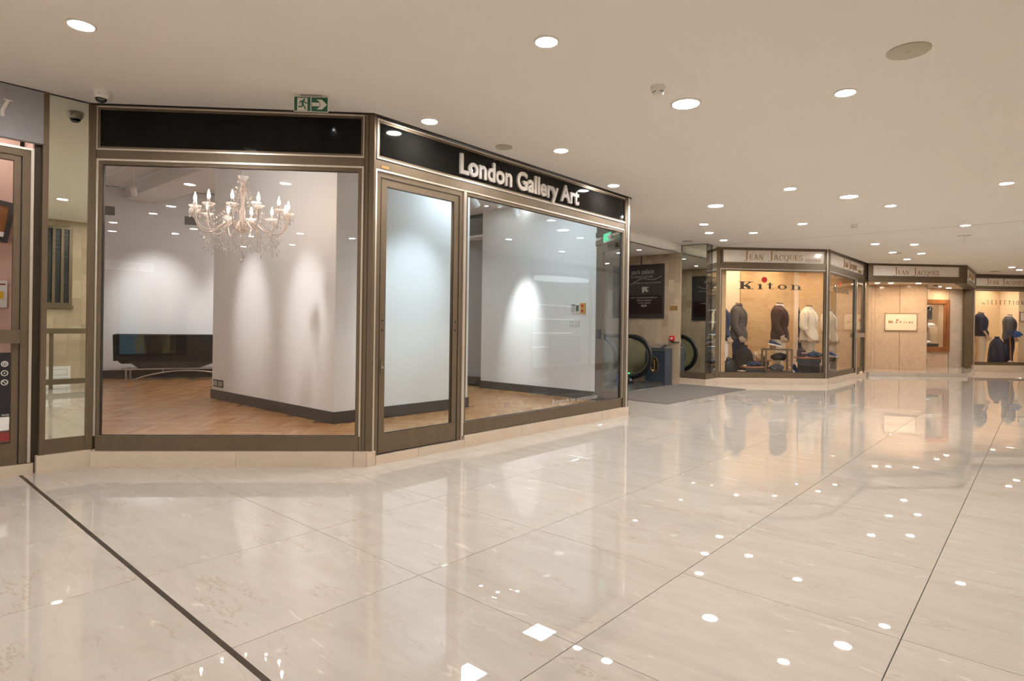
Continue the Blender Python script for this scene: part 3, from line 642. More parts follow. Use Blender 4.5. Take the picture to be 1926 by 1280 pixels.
# ------------------------------------------------------------------ lamps in the arcade ceiling (and one in the left shop)
def downlight_proto(lens_m, r, trim='white_plastic'):
    t = thing('recessed_downlight', '', 'downlight')
    MB().lathe([(r, .0), (r, -.006), (r * .86, -.010), (r * .84, -.004), (r * .84, .0)], 28).build('trim_ring', trim, t, smooth=True)
    MB().lathe([(0, -.0025), (r * .845, -.0025), (r * .845, -.006), (0, -.006)], 24).build('lens', lens_m, t)
    return t
DL = [
 (-2.367, 3.753, 0, 'bright round downlight in the ceiling above the black expansion strip, leftmost'),
 (.422, 3.704, 0, 'bright round downlight nearest the top edge of the photo, near its middle'),
 (-.409, 5.25, 0, 'small round downlight over the gallery entrance door'),
 (.842, 5.986, 0, 'small round downlight in front of the word Gallery on the fascia'),
 (1.706, 7.397, 0, 'small round downlight above the right end of the black gallery sign'),
 (1.633, 4.63, 1, 'largest glowing round downlight, beside the near smoke detector'),
 (2.718, 4.295, 0, 'bright round downlight below the big round ceiling speaker at upper right'),
 (3.432, 8.436, 1, 'wide oval-looking downlight in the ceiling left above the mirror pillar'),
 (3.859, 9.972, 0, 'uppermost of three small downlights stacked above the right mirror pillar'),
 (4.299, 10.846, 0, 'middle of three small downlights stacked above the right mirror pillar'),
 (4.94, 11.717, 0, 'lowest small downlight right above the top edge of the right mirror pillar'),
 (5.078, 10.725, 0, 'small downlight over the word Jean on the nearest clothes shop fascia'),
 (3.918, 7.296, 0, 'small downlight alone in mid ceiling, left of the wide bright one'),
 (4.904, 7.638, 1, 'wide bright downlight in mid ceiling above the distant smoke detector'),
 (5.819, 8.117, 0, 'downlight just right of the wide bright one in mid ceiling'),
 (5.421, 9.689, 0, 'small downlight left of the distant smoke detector'),
 (8.102, 11.74, 0, 'leftmost of the five clustered downlights before the middle shop entrance'),
 (8.897, 11.688, 0, 'upper right of the five clustered downlights before the middle shop entrance'),
 (9.351, 12.952, 0, 'inner left of the five clustered downlights, beside a flat ceiling disc'),
 (10.079, 13.021, 0, 'right one of the five clustered downlights before the middle shop entrance'),
 (10.58, 14.141, 0, 'lowest of the five clustered downlights before the middle shop entrance'),
 (8.076, 9.457, 0, 'lone downlight above the small hanging ceiling bracket'),
 (14.46, 15.375, 0, 'small upper downlight near the right edge over the far shop'),
 (15.259, 15.989, 0, 'wide lower downlight at the right edge over the far shop')]
protoS = downlight_proto('lens_mall', .078); protoL = downlight_proto('lens_mall', .118)
used = {0: False, 1: False}
for x, y, big, lab in DL:
    p = protoL if big else protoS
    o = copy_tree(p) if used[big] else p; used[big] = True
    o.location = (x, y, ZC); tag(o, lab, 'downlight', 'arcade ceiling downlights')
for x, y in [(-3.68, 2.30), (-4.67, .74), (-5.29, .05), (-6.52, -1.0), (-7.18, -2.1), (-6.04, -2.26), (-5.36, -1.55), (-2.41, 2.51), (-3.22, 1.23), (-4.6, -2.39), (-5.42, -4.17), (-3.45, -1.85), (-4.13, -3.62), (-2.55, -2.36), (.97, 2.21), (6.24, 6.72), (8.04, 8.08), (-.9, .3), (-1.3, -1.5), (2.6, 1.7), (4.4, 3.8), (10.5, 9.7), (13.2, 12.2), (16.4, 15.4)]:
    o = copy_tree(protoS); o.location = (x, y, ZC); tag(o, 'round arcade downlight outside the photo frame', 'downlight', 'arcade downlights out of frame')
o = downlight_proto('lens_mall', .05); o.location = (-3.86, 4.86, 2.90); tag(o, 'small downlight inside the left shop', 'downlight')
# ceiling speakers (flat discs)
def disc(name, label, x, y, r, z=ZC):
    t = thing(name, label, 'ceiling speaker', (x, y, z), group='ceiling speakers')
    MB().lathe([(r, .001), (r, -.006), (r * .96, -.010), (0, -.010)], 32).build('grille', 'speaker_cream', t, smooth=True)
    MB().lathe([(.012, -.009), (.012, -.013), (0, -.013)], 10).build('centre_screw', 'steel', t)
disc('ceiling_speaker', 'large flat round cream ceiling speaker at upper right', 2.70, 3.621, .122)
disc('ceiling_speaker', 'flat round ceiling speaker before the gallery fascia letters', .27, 5.941, .085)
disc('ceiling_speaker', 'flat round ceiling disc above the right mirror pillar', 4.30, 11.98, .10)
disc('ceiling_speaker', 'thin flat ceiling disc among the five clustered downlights', 9.558, 13.116, .10)
disc('ceiling_speaker', 'flat ceiling disc above the rightmost shop fascia', 15.039, 16.543, .12)
def smoke(label, x, y):
    t = thing('smoke_detector', label, 'smoke detector', (x, y, ZC), group='smoke detectors')
    MB().lathe([(.054, .001), (.054, -.022), (.05, -.028), (0, -.028)], 24).build('base', 'white_plastic', t, smooth=True)
    MB().lathe([(.045, -.026), (.043, -.038), (.034, -.060), (.03, -.063), (0, -.063)], 24).build('chamber', 'white_plastic', t, smooth=True)
    mb = MB()
    for k in range(12):
        if k % 3 == 2: continue
        mb.tube([(.0415 * math.cos(R(k * 30)), .0415 * math.sin(R(k * 30)), -.044), (.0415 * math.cos(R(k * 30 + 20)), .0415 * math.sin(R(k * 30 + 20)), -.044)], .003, 5)
    mb.build('slot', 'slot_dark', t)['kind'] = 'stuff'
smoke('white smoke detector on the ceiling next to the largest glowing downlight', 1.32, 4.333)
smoke('small white smoke detector on the distant ceiling before the clothes shop', 6.305, 9.665)
t = thing('ceiling_bracket', 'small hanging sign plate seen edge-on below the distant ceiling', 'bracket', (8.907, 10.45, ZC), 47)
B('mount', 'white_plastic', t, (-.03, .03, -.10, .10, -.02, .001)); B('plate', 'white_plastic', t, (-.12, .12, -.014, .014, -.15, -.02))
# dome camera
t = thing('dome_camera', 'white dome security camera on the ceiling above the mirror pier', 'camera', (-2.90, 4.842, ZC))
MB().lathe([(.062, .001), (.062, -.012), (.058, -.03), (.046, -.056), (0, -.056)], 28).build('housing', 'white_plastic', t, smooth=True)
MB().ell((0, 0, -.052), (.041, .041, .036), 20, 10).build('dome', 'camera_dome', t, smooth=True)
B('maker_mark', 'grey_wall', t, (.01, .03, -.060, -.056, -.036, -.032))
# exit sign
t = thing('exit_sign', 'green running-man emergency exit sign with arrow hanging from the ceiling', 'exit sign', (-1.28, 4.80, ZC), 0)
B('mount', 'steel', t, (-.08, .08, -.06, .08, -.03, .001)); MB().ell((.0, -.03, -.032), (.012, .012, .008), 8, 4).build('lamp', 'led_white', t)
pn = B('panel', 'sign_white', t, (-.130, .130, -.064, -.056, -.135, -.020))
def quad_sign(nm, m, polys, y0=-.0655, y1=-.064):
    mb = MB()
    for p in polys: mb.xprism([(x, z) for x, z in p], y0, y1)
    return mb.build(nm, m, pn)
quad_sign('pictogram_field', 'green_sign', [[(-.126, -.131), (-.104, -.131), (-.104, -.024), (-.126, -.024)], [(-.026, -.131), (-.004, -.131), (-.004, -.024), (-.026, -.024)], [(-.104, -.030), (-.026, -.030), (-.026, -.024), (-.104, -.024)], [(-.104, -.131), (-.026, -.131), (-.026, -.129), (-.104, -.129)]])
man = MB()
def limb(pts, w): man.tube([(x, -.066, z) for x, z in pts], w, 6)
man.tube([(-.052, -.0665, -.044), (-.052, -.0645, -.044)], .0075, 12)
limb([(-.062, -.055), (-.062, -.082)], .008); limb([(-.055, -.055), (-.072, -.054), (-.086, -.070)], .0042); limb([(-.055, -.056), (-.042, -.069), (-.028, -.069)], .0042)
limb([(-.062, -.082), (-.068, -.098), (-.094, -.099)], .005); limb([(-.060, -.082), (-.050, -.098), (-.040, -.118)], .005)
man.build('running_man', 'green_sign', pn)
quad_sign('arrow_field', 'green_sign', [[(.004, -.131), (.126, -.131), (.126, -.024), (.004, -.024)]])
quad_sign('arrow', 'sign_white', [[(.008, -.092), (.066, -.092), (.066, -.064), (.008, -.064)], [(.045, -.040), (.083, -.040), (.122, -.078), (.083, -.116), (.045, -.116), (.070, -.092), (.070, -.064)]], -.067, -.0652)

# ------------------------------------------------------------------ inside the gallery
# chandelier
CX, CYY = -2.335, 6.2
ch = thing('chandelier', 'crystal chandelier with twelve lit candle bulbs hanging in the gallery window', 'chandelier', (CX, CYY, 0))
MB().tube([(0, 0, GC), (0, 0, 2.64)], .007, 8).build('cord', 'white_plastic', ch)
MB().lathe([(.02, 2.60), (.03, 2.615), (.052, 2.64), (.06, 2.655), (.056, 2.656), (.03, 2.628), (.0, 2.62)], 14).build('crown_bowl', 'crystal', ch, smooth=True)
MB().lathe([(.014, 2.60), (.02, 2.55), (.035, 2.50), (.02, 2.44), (.014, 2.36), (.03, 2.30), (.022, 2.22), (.05, 2.16), (.055, 2.12), (.03, 2.09), (.0, 2.08)], 14).build('stem', 'porcelain', ch, smooth=True)
def spiral(pts, n=8):      # Catmull-Rom through points
    out = []; P = [Vector(p) for p in pts]; P = [P[0] * 2 - P[1]] + P + [P[-1] * 2 - P[-2]]
    for i in range(1, len(P) - 2):
        for k in range(n):
            t_ = k / n; a, b2, c, d = P[i - 1:i + 3]
            out.append(.5 * ((2 * b2) + (c - a) * t_ + (2 * a - 5 * b2 + 4 * c - d) * t_ ** 2 + (3 * b2 - a - 3 * c + d) * t_ ** 3))
    return out + [P[-2]]
arm_me = MB().tube(spiral([(.04, 0, 2.12), (.09, 0, 2.19), (.16, 0, 2.17), (.28, 0, 2.09), (.38, 0, 2.11), (.43, 0, 2.20), (.435, 0, 2.275)], 5), .0075, 7).mesh('arm', True); arm_me.materials.append(MATS['porcelain'])
cup_me = MB().lathe([(.008, 2.265), (.03, 2.272), (.055, 2.295), (.058, 2.303), (.05, 2.300), (.02, 2.285), (.0, 2.283)], 14, (.435, 0, 0)).mesh('cup', True); cup_me.materials.append(MATS['crystal'])
can_me = MB().lathe([(.011, 2.28), (.011, 2.345), (0, 2.345)], 10, (.435, 0, 0)).mesh('candle', True); can_me.materials.append(MATS['porcelain'])
bul_me = MB().lathe([(.006, 2.345), (.0145, 2.362), (.0150, 2.375), (.009, 2.40), (.003, 2.425), (.0, 2.432)], 10, (.435, 0, 0)).mesh('bulb', True); bul_me.materials.append(MATS['bulb_warm'])
dr = MB()
for a_ in range(6):
    ax, ay = .435 + .05 * math.cos(R(a_ * 60)), .05 * math.sin(R(a_ * 60))
    for q in range(2): dr.octa((ax, ay, 2.285 - q * .022), .0055, .009)
    dr.octa((ax, ay, 2.235), .009, .019)
for q in range(7): dr.octa((.40 - q * .012, 0, 2.06 - q * .017 + .001 * q * q), .006, .008)
dro_me = dr.mesh('crystal_drop'); dro_me.materials.append(MATS['crystal'])
dr = MB()
for k in range(17):        # draped string from the crown to the arm
    t_ = k / 16; r_ = .05 + .31 * t_ ** 1.35; z_ = 2.60 - .44 * t_ ** .8 - .05 * math.sin(math.pi * t_)
    dr.octa((r_, 0, z_), .0075, .011); dr.octa((r_ * .96, r_ * .10, z_ - .01), .006, .009)
for k in range(12): dr.octa((.33 - .02 * math.sin(k), .02 * math.sin(k * 1.7), 2.07 - k * .014), .007, .010)
dr.octa((.33, 0, 1.885), .008, .028)
for k in range(9): dr.octa((.17, .0, 2.08 - k * .016), .006, .009)
dr.octa((.17, 0, 1.915), .008, .026)
for k in range(10):
    t_ = k / 9; dr.octa((.33 - .16 * t_, 0, 2.00 - .07 * math.sin(math.pi * t_)), .006, .009)
    dr.octa((.33 * math.cos(t_ * R(30)), .33 * math.sin(t_ * R(30)), 2.03 - .08 * math.sin(math.pi * t_)), .006, .009)
str_me = dr.mesh('crystal_strand'); str_me.materials.append(MATS['crystal'])
for k in range(12):
    a_ = R(k * 30 + 9); ao = put('arm', arm_me, ch, None, a_)
    for me, nm in ((cup_me, 'cup'), (can_me, 'candle'), (bul_me, 'bulb'), (dro_me, 'crystal_drop')): put(nm, me, ao)['kind'] = 'stuff' if nm == 'crystal_drop' else 'thing'
    put('crystal_strand', str_me, ch, None, a_ + R(8))['kind'] = 'stuff'
mb = MB()
for k in range(16): mb.octa((0, 0, 2.07 - k * .0155), .006, .0085)
mb.ell((0, 0, 1.812), (.017, .017, .019), 10, 6); mb.build('central_pendant', 'crystal', ch)
# sofa
so = thing('sofa', 'low black leather sofa on a bent chrome frame against the gallery back wall', 'sofa', (-6.68, 11.92, GZ), 16.4)
def soft(x0, x1, y0, y1, z0, z1, r=.04): 
    ring = lambda d, z: [(x0 + d, y0 + d, z), (x1 - d, y0 + d, z), (x1 - d, y1 - d, z), (x0 + d, y1 - d, z)]
    return [ring(r, z0), ring(0, z0 + r), ring(0, z1 - r), ring(r, z1)]
MB().loft([[(.0, -.34, .56), (1.75, -.34, .56), (1.75, -.28, .56), (.0, -.28, .56)], [(-.06, -.38, .36), (1.75, -.38, .36), (1.75, -.30, .36), (-.06, -.30, .36)],[(-.08, -.36, .84), (1.75, -.36, .84), (1.75, -.28, .84), (-.08, -.28, .84)], [(-.04, -.33, .86), (1.75, -.33, .86), (1.75, -.28, .86), (-.04, -.28, .86)]][1:]).build('backrest', 'leather_black', so)
MB().loft(soft(.0, 1.75, -.30, .02, .30, .52)).build('seat', 'leather_black', so); 
for k in range(3): MB().loft(soft(.05 + k * .57, .6 + k * .57, -.28, -.16, .46, .80)).build('back_cushion', 'leather_black', so)
MB().loft([[(.35, -.3, .20), (1.3, -.3, .20), (1.3, .0, .20), (.35, .0, .20)], [(.15, -.34, .36), (1.75, -.34, .36), (1.75, .02, .36), (.15, .02, .36)]]).build('under_shell', 'grey_cloth', so)
MB().tube([(.12, -.36, .20), (1.75, -.36, .21)], .016, 8).build('frame_rail', 'silver_arm', so, smooth=True); MB().tube([(.12, -.36, .20), (.12, .0, .20)], .016, 8).build('frame_rail', 'silver_arm', so, smooth=True)
MB().tube(spiral([(.25, -.40, .0), (.55, -.40, .10), (.95, -.40, .165), (1.35, -.40, .165), (1.75, -.40, .11)], 6), .016, 8).build('bent_tube', 'silver_arm', so, smooth=True)
for px, py in ((.14, -.34), (1.6, -.1), (.14, -.02)): MB().tube([(px, py, 0), (px, py, .2)], .017, 8).build('leg', 'silver_arm', so)
MB().tube([(.75, -.37, .13), (.75, -.36, .2)], .012, 6).build('strut', 'silver_arm', so)
# sockets on the block (left face, plane x+y=5.24; local x along (.707,-.707))
for k, (bx_, lab) in enumerate(((.055, 'dark wall socket plate next to the partition corner edge'), (.23, 'dark twin wall socket just right of the first plate'))):
    t = thing('wall_socket', lab, 'socket', (-3.81 + bx_ * S2, 9.06 - bx_ * S2, .255), -45, group='sockets on the partition')
    B('plate', 'bronze_dark', t, (0, .15, -.010, .001, 0, .105)); B('insert', 'grey_wall', t, (.012, .068, -.013, -.009, .02, .085)); B('insert', 'grey_wall', t, (.082, .138, -.013, -.009, .02, .085))
# keypad, emergency switches, light switches on the keypad wall (origin (.13,10.77), local x toward (.707,-.707))
def on_part(x, z, name, label, cat, group=None): return thing(name, label, cat, (.13 + x * S2, 10.77 - x * S2, z), -45, group)
t = on_part(1.97, 1.41, 'alarm_keypad', 'grey alarm keypad with screen on the white gallery wall', 'keypad')
B('body', 'white_plastic', t, (0, .16, -.022, .001, 0, .135)); B('screen', 'keypad_green', t, (.10, .15, -.024, -.02, .02, .115))
for i in range(3):
    for j in range(4): B('key', 'grey_wall', t, (.014 + i * .026, .034 + i * .026, -.026, -.02, .014 + j * .025, .032 + j * .025))
B('display', 'keypad_green', t, (.012, .09, -.024, -.02, .112, .128))
t = on_part(2.155, 1.40, 'emergency_switch', 'yellow and red emergency switch box beside the alarm keypad', 'switch')
B('body', 'yellow_plastic', t, (0, .085, -.03, .001, 0, .16))
for zc in (.04, .118): MB().tube([(.042, -.048, zc), (.042, -.028, zc)], .021, 14).build('red_button', 'red_paint', t)
for x_, lab in ((1.93, 'white light switch below the alarm keypad, the one on its left'), (2.04, 'white light switch below the alarm keypad, nearer the corner')):
    t = on_part(x_, 1.20, 'light_switch', lab, 'switch', 'light switches under the keypad'); B('plate', 'white_plastic', t, (0, .09, -.010, .001, 0, .092)); MB().frame(.02, .07, .02, .072, .003, -.013, -.009).build('rocker_edge', 'grey_wall', t); B('rocker', 'white_plastic', t, (.023, .067, -.012, -.009, .023, .069))
# vents on the back wall
for x_, z_, lab in ((1.62, 3.20, 'slatted black air vent high on the gallery wall, left one'), (3.05, 3.11, 'slatted black air vent high on the gallery wall behind the chandelier')):
    a_ = math.atan2(1.27, 4.3); t = thing('air_vent', lab, 'vent', (-8.7 + x_ * math.cos(a_), 11.5 + x_ * math.sin(a_), z_), math.degrees(a_), 'gallery air vents')
    MB().frame(-.03, .27, -.03, .20, .03, -.008, .002).build('frame', 'gallery_white', t); B('duct', 'slot_dark', t, (0, .24, -.001, .001, 0, .17))
    for k in range(8): B('slat', 'grey_wall', t, (0, .24, -.006, .0, .006 + k * .021, .014 + k * .021))
# gallery lamps: track spots, small downlights, square panels, added fill panels and beams on the walls
def gspot(x, y, z, tx, ty, tz, label, power=0, ang=50, col=(1, 1, 1), blend=.6):
    t = thing('spotlight', label, 'spotlight', (x, y, z), group='gallery spotlights')
    d = (Vector((tx, ty, tz)) - Vector((x, y, z))).normalized(); 
    MB().tube([d * -.06, d * .085], .05, 16).build('head', 'white_plastic', t, smooth=True); MB().tube([(0, 0, -.02), (0, 0, (GCR if z < GCR else GC) - z)], .009, 6).build('stem', 'white_plastic', t)
    MB().tube([d * .0855, d * .087], .042, 16).build('lens', 'lens_spot', t)
    if power:
        la = bpy.data.lights.new('beam', 'SPOT'); la.energy = power; la.spot_size = R(ang); la.spot_blend = blend; la.color = col; la.shadow_soft_size = .06
        lo = bpy.data.objects.new('beam', la); COL.objects.link(lo); lo.parent = t; lo.location = d * .10; lo.rotation_euler = d.to_track_quat('-Z', 'Y').to_euler()
COOL = (.76, .90, 1)
gspot(-.02, 8.66, 2.97, 1.2, 9.7, 1.2, 'white cylinder spotlight at the left top of the long gallery window', 0)
gspot(.62, 9.28, 2.97, .95, 9.9, 1.5, 'white cylinder spotlight near the middle top of the long gallery window', 0)
gspot(-4.0, 7.15, 3.45, -2.95, 8.2, 1.35, 'ceiling spotlight washing the left part of the partition block', 190, 30, (1, .97, .95), 1.0)
gspot(-3.0, 6.15, 3.45, -1.98, 7.2, 1.30, 'ceiling spotlight washing the partition block near its corner', 190, 30, (1, .97, .95), 1.0)
gspot(-5.8, 10.6, 3.4, -6.25, 12.2, 1.55, 'ceiling spotlight lighting the wall over the sofa', 170, 50, (1, 1, 1), 1.0)
gspot(-4.3, 11.0, 3.4, -4.75, 12.6, 1.4, 'ceiling spotlight lighting the wall right of the sofa', 170, 50, (1, 1, 1), 1.0)
gspot(.40, 6.60, 3.12, -.80, 7.5, 1.55, 'ceiling spotlight washing the partition behind the entrance door', 150, 46, COOL, 1.0)
gspot(.35, 9.35, 3.12, .83, 10.07, 1.25, 'ceiling spotlight making the bright oval on the keypad wall', 330, 29, (1, 1, 1), .9)
pg = downlight_proto('lens_gallery', .034)
for k, (x, y, lab) in enumerate(((.18, 10.2, 'tiny gallery downlight, left of three'), (.45, 9.95, 'tiny gallery downlight, middle of three'), (.78, 9.98, 'tiny gallery downlight over the bright oval, right of three'))):
    o = pg if k == 0 else copy_tree(pg); o.location = (x, y, GCR); tag(o, lab, 'downlight', 'tiny gallery downlights')
la = None
for x, y, lab in ((1.0, 8.62, 'square white light panel in the gallery ceiling, farther from the door'), (-.02, 7.62, 'square white light panel in the gallery ceiling, nearer the door')):
    t = thing('square_ceiling_light', lab, 'light panel', (x, y, GCR), 45, 'gallery light panels'); MB().frame(-.19, .19, -.19, .19, .02, 0, .01)
    B('frame', 'white_plastic', t, (-.19, .19, -.19, .19, -.012, .001)); B('diffuser', 'panel_gallery', t, (-.17, .17, -.17, .17, -.016, -.0125))
t = thing('square_ceiling_light', 'unseen fill panel added to the gallery ceiling behind the partition block', 'light panel', (-2.9, 11.2, GC), 45); B('frame', 'white_plastic', t, (-.26, .26, -.26, .26, -.012, .001)); B('diffuser', 'fill_panel_room', t, (-.24, .24, -.24, .24, -.016, -.0125))  # added fill lamp brightening the back of the room, kept out of view
t = thing('square_ceiling_light', 'unseen fill panel added to the gallery ceiling above the chandelier', 'light panel', (-3.3, 6.2, GC), 0); B('frame', 'white_plastic', t, (-.26, .26, -.26, .26, -.012, .001)); B('diffuser', 'fill_panel_front', t, (-.24, .24, -.24, .24, -.016, -.0125))  # added fill lamp for the front of the room, hidden above the window head
# exit light over the side door
t = thing('exit_light', 'small green lit exit light above the gallery side door', 'exit sign', (1.90, 8.42, 2.42), 100); B('box', 'exit_green_lit', t, (-.12, .12, .03, .05, 0, .10)); MB().ell((-.16, .06, .03), (.05, .04, .04), 10, 6).build('lamp_head', 'white_plastic', t); B('bracket', 'white_plastic', t, (-.18, .16, .0, .03, -.02, .02))

# ------------------------------------------------------------------ escalator corner
tm = MB().box(0, .138, -.012, .0, 0, 1)
ww = MB().box(-6, .0, 0, .08, 0, 2.84).build('wall_escalator', 'travertine_far', None, loc=(4.41, 12.66, 0), rotz=R(-45)); tag(ww, 'beige stone tiled wall behind the escalator', 'wall', kind='structure')
tv = {}
rnd = random.Random(3)
def tile_face(parent, x0, x1, z1, w, heights, proud=.012):
    x = x0
    while x < x1 - 1e-6:
        z = -rnd.random() * .2
        while z < z1:
            hh = rnd.choice(heights); a, b2 = max(0, z), min(z1, z + hh)
            if b2 - a > .02:
                key = (w, round(b2 - a, 3))
                if key not in tv:
                    me = MB().box(.0007, w - .0007, -proud, 0, .0007, b2 - a - .0007).mesh('stone_tile'); me.materials.append(MATS['travertine_tile']); tv[key] = me
                put('stone_tile', tv[key], parent, (x, -rnd.random() * .0015, a))
            z += hh
        x += w
tile_face(fk, 0, 2.1, 2.80, .14, (.22, .28, .28, .34, .42))
tile_face(ww, -1.96, -.01, 2.80, .14, (.22, .28, .28, .34, .42))
wall_line('wall_corridor_end', (-1.3, 12.4), (1.5, 15.5), 0, 2.84, 'travertine_far', 'stone wall closing the escalator passage', t=.06)
def on_w(x, z, name, label, cat, off=.013): return thing(name, label, cat, (4.41 + x * S2 - off * S2, 12.66 - x * S2 - off * S2, z), -45)
def directory(t, dx, flip):
    B('board', 'dark_brown_sign', t, (0, 1.29, -.03, .0, 0, 1.195)); B('hanger', 'charcoal', t, (.71, .725, -.016, 0, 1.195, 1.40))
    for k in range(7): B('name_strip', 'maroon_sign', t, (.0, 1.25, -.034, -.03, .098 + k * .060, .152 + k * .060))
    line_text(t, 'park palace', .15, .39 + dx, .99, -.031, 'sign_grey', width=.55); line_text(t, "CARRE D'OR", .055, .37 + dx, .905, -.031, 'sign_grey', width=.55)
    MB().tube(spiral([(.36 + dx, -.032, .755), (.50 + dx, -.032, .83), (.66 + dx, -.032, .885), (.90 + dx, -.032, .855), (1.02 + dx, -.032, .875), (1.13 + dx, -.032, .925)], 6), .006, 5).build('swoosh', 'sign_grey', t)
    line_text(t, 'the place to shop in monte-carlo', .05, .45 + dx, .775, -.031, 'sign_grey', width=.66)
    ar = [(.655, .70), (.83, .695), (.765, .655), (.82, .61), (.775, .575), (.725, .62), (.69, .555), (.655, .585)]
    MB().xprism([((1.48 - x if flip else x) + dx, z) for x, z in ar], -.033, -.030).build('arrow', 'sign_grey', t)
    line_text(t, 'PART. COMMUNICATE MONACO', .045, .37 + dx, .442, -.0342, 'sign_grey', width=.66); line_text(t, 'PIERRE & FRENCH', .045, .53 + dx, .382, -.0342, 'sign_grey', width=.37); line_text(t, 'STOCK GRIFFE', .045, .56 + dx, .322, -.0342, 'sign_grey', width=.31); line_text(t, 'AQVA', .062, .64 + dx, .257, -.0342, 'letter_white', width=.14)
directory(on_w(-1.66, 1.40, 'directory_sign', 'dark brown park palace directory sign with arrow on the stone wall', 'sign'), .10, False)
t = thing('directory_sign', 'second dark directory sign, only seen reflected in the right mirror pillar', 'sign', (2.1 - .22 * S2, 10.1 + .22 * S2, 1.40), 135); directory(t, .0, True)
t = on_w(-.235, 1.585, 'brass_plaque', 'small brass plaque on the stone wall right of the directory sign', 'plaque'); B('plate', 'gold_letter', t, (0, .17, -.010, .0, 0, .085)); B('rivet', 'bronze_dark', t, (.012, .022, -.014, -.009, .038, .048)); B('rivet', 'bronze_dark', t, (.148, .158, -.014, -.009, .038, .048))
t = on_w(-.215, .92, 'fire_call_point', 'red fire alarm call point on the stone wall above the bin', 'call point'); B('box', 'red_paint', t, (0, .10, -.05, .0, 0, .10)); B('glass_window', 'sign_white', t, (.025, .075, -.053, -.049, .03, .07)); B('shelf', 'steel', t, (.02, .2, -.04, .0, -.03, -.018))
# bin
t = thing('waste_bin', 'dark blue waste bin with oval gold emblem beside the escalator', 'bin', (3.80, 12.86, 0), -45)
MB().xprism([(0, 0), (.46, 0), (.46, .76), (0, .76)], -.16, .16).build('body', 'bin_blue', t)
MB().add([(0, -.165, .70), (.46, -.165, .70), (.46, .16, .80), (0, .16, .80), (0, -.165, .735), (.46, -.165, .735), (.46, .16, .835), (0, .16, .835)], [(0, 3, 2, 1), (4, 5, 6, 7), (0, 1, 5, 4), (2, 3, 7, 6), (0, 4, 7, 3), (1, 2, 6, 5)]).build('lid', 'steel', t)
MB().add([(.30, -.10, .757), (.38, -.10, .757), (.38, .12, .826), (.30, .12, .826)], [(0, 1, 2, 3)]).build('slot', 'slot_dark', t)
MB().tube([(.22, -.166, .40), (.22, -.160, .40)], .1, 24).mesh('x')
mb = MB(); mb.xprism([(.22 + .085 * math.cos(R(q)), .40 + .17 * math.sin(R(q))) for q in range(0, 360, 15)], -.168, -.16); em = mb.build('emblem', 'poster_black', t)
MB().tube([(.22 + .085 * math.cos(R(q)), -.169, .40 + .17 * math.sin(R(q))) for q in range(0, 360, 15)], .005, 5, closed=True).build('emblem_rim', 'gold_letter', em)
mb = MB(); mb.tube([(.22, -.17, .27), (.22, -.17, .52)], .006, 5); mb.tube([(.185, -.17, .49), (.255, -.17, .49), (.255, -.17, .43), (.185, -.17, .43)], .006, 5, closed=True); mb.tube([(.18, -.17, .30), (.2, -.17, .275), (.24, -.17, .275), (.26, -.17, .30)], .006, 5); mb.build('emblem_mark', 'gold_bright', em)
B('foot', 'steel', t, (.0, .40, -.168, .1, 0, .05))
# escalator: local x along (.707,-.707) = toward the landing end, local y away from us
es = thing('escalator', 'escalator with black rubber handrail and glass balustrade by the stone wall', 'escalator', (3.69, 12.31, 0), -45)
for off in (0, -1.05):
    u0 = -.44 if off == 0 else -.62; zc, r_ = .575, .425
    path = [(-3.6, off, 1.75), (-2.2, off, 1.10), (-1.9, off, zc + r_)] if False else [(-3.4, off, 1.70), (-2.1, off, 1.06), (-1.8, off, zc + r_)]
    path += [(u0 + r_ * math.sin(R(q)), off, zc + r_ * math.cos(R(q))) for q in range(0, 181, 12)] + [(-1.1, off, zc - r_)]
    MB().tube(path, .042, 10).build('handrail', 'rubber', es, smooth=True)
    inner = [(x if i < 3 else x, y, z) for i, (x, y, z) in enumerate(path)]
    MB().tube([(u0 + (r_ - .055) * math.sin(R(q)), off, zc + (r_ - .055) * math.cos(R(q))) for q in range(0, 181, 12)], .022, 6).build('handrail_track', 'steel', es, smooth=True)
    MB().xprism([(-3.3, 1.55), (-2.1, .95), (-1.8, zc + r_ - .05), (u0, zc + r_ - .05)] + [(u0 + (r_ - .05) * math.sin(R(q)), zc + (r_ - .05) * math.cos(R(q))) for q in range(15, 180, 15)] + [(u0, zc - r_ + .05), (-1.8, .17), (-3.3, .75)], off - .006, off + .006).build('balustrade_glass', 'balustrade_glass', es)
    MB().xprism([(-3.4, .0), (u0 - .05, .0), (u0 + .02, .11), (-1.7, .19), (-3.4, .9)], off - .07, off + .07).build('skirt', 'escalator_black', es)
    for q in (-.95, -.75):
        MB().tube([(q, off - .012, .20), (q + .03, off - .012, .24), (q + .03, off - .012, .40)], .012, 6).build('glass_clamp', 'escalator_black', es)
    MB().ell((u0 - .1, off - .05, .05), (.16, .10, .10), 12, 6).build('inlet_guard', 'escalator_black', es, smooth=True)
    B('sensor_post', 'steel', es, (u0 - .34, u0 - .28, off - .05, off + .05, 0, .26)); B('status_light', 'green_led', es, (u0 - .12, u0 - .06, off - .055, off - .035, .205, .225))
for k in range(12): B('step', 'steel', es, (-1.0 - .2 * (k + 1), -1.0 - .2 * k, -.95, -.1, -.02 + .1 * max(0, k - 3), .012 + .1 * max(0, k - 3)))
B('comb_plate', 'steel', es, (-1.0, -.5, -.98, -.07, 0, .008))
tag(MB().prism([(4.3, 12.5), (3.95, 12.15), (1.9, 10.1), (.9, 11.1), (1.6, 15.0), (3.4, 13.5)], .0005, .004).build('landing_plate', 'granite_dark'), 'dark granite landing in front of the escalator', 'landing', kind='structure')
mt = thing('entrance_mat', 'grey ribbed carpet mat on the marble in front of the escalator', 'mat', (3.04, 9.24, 0), 45)
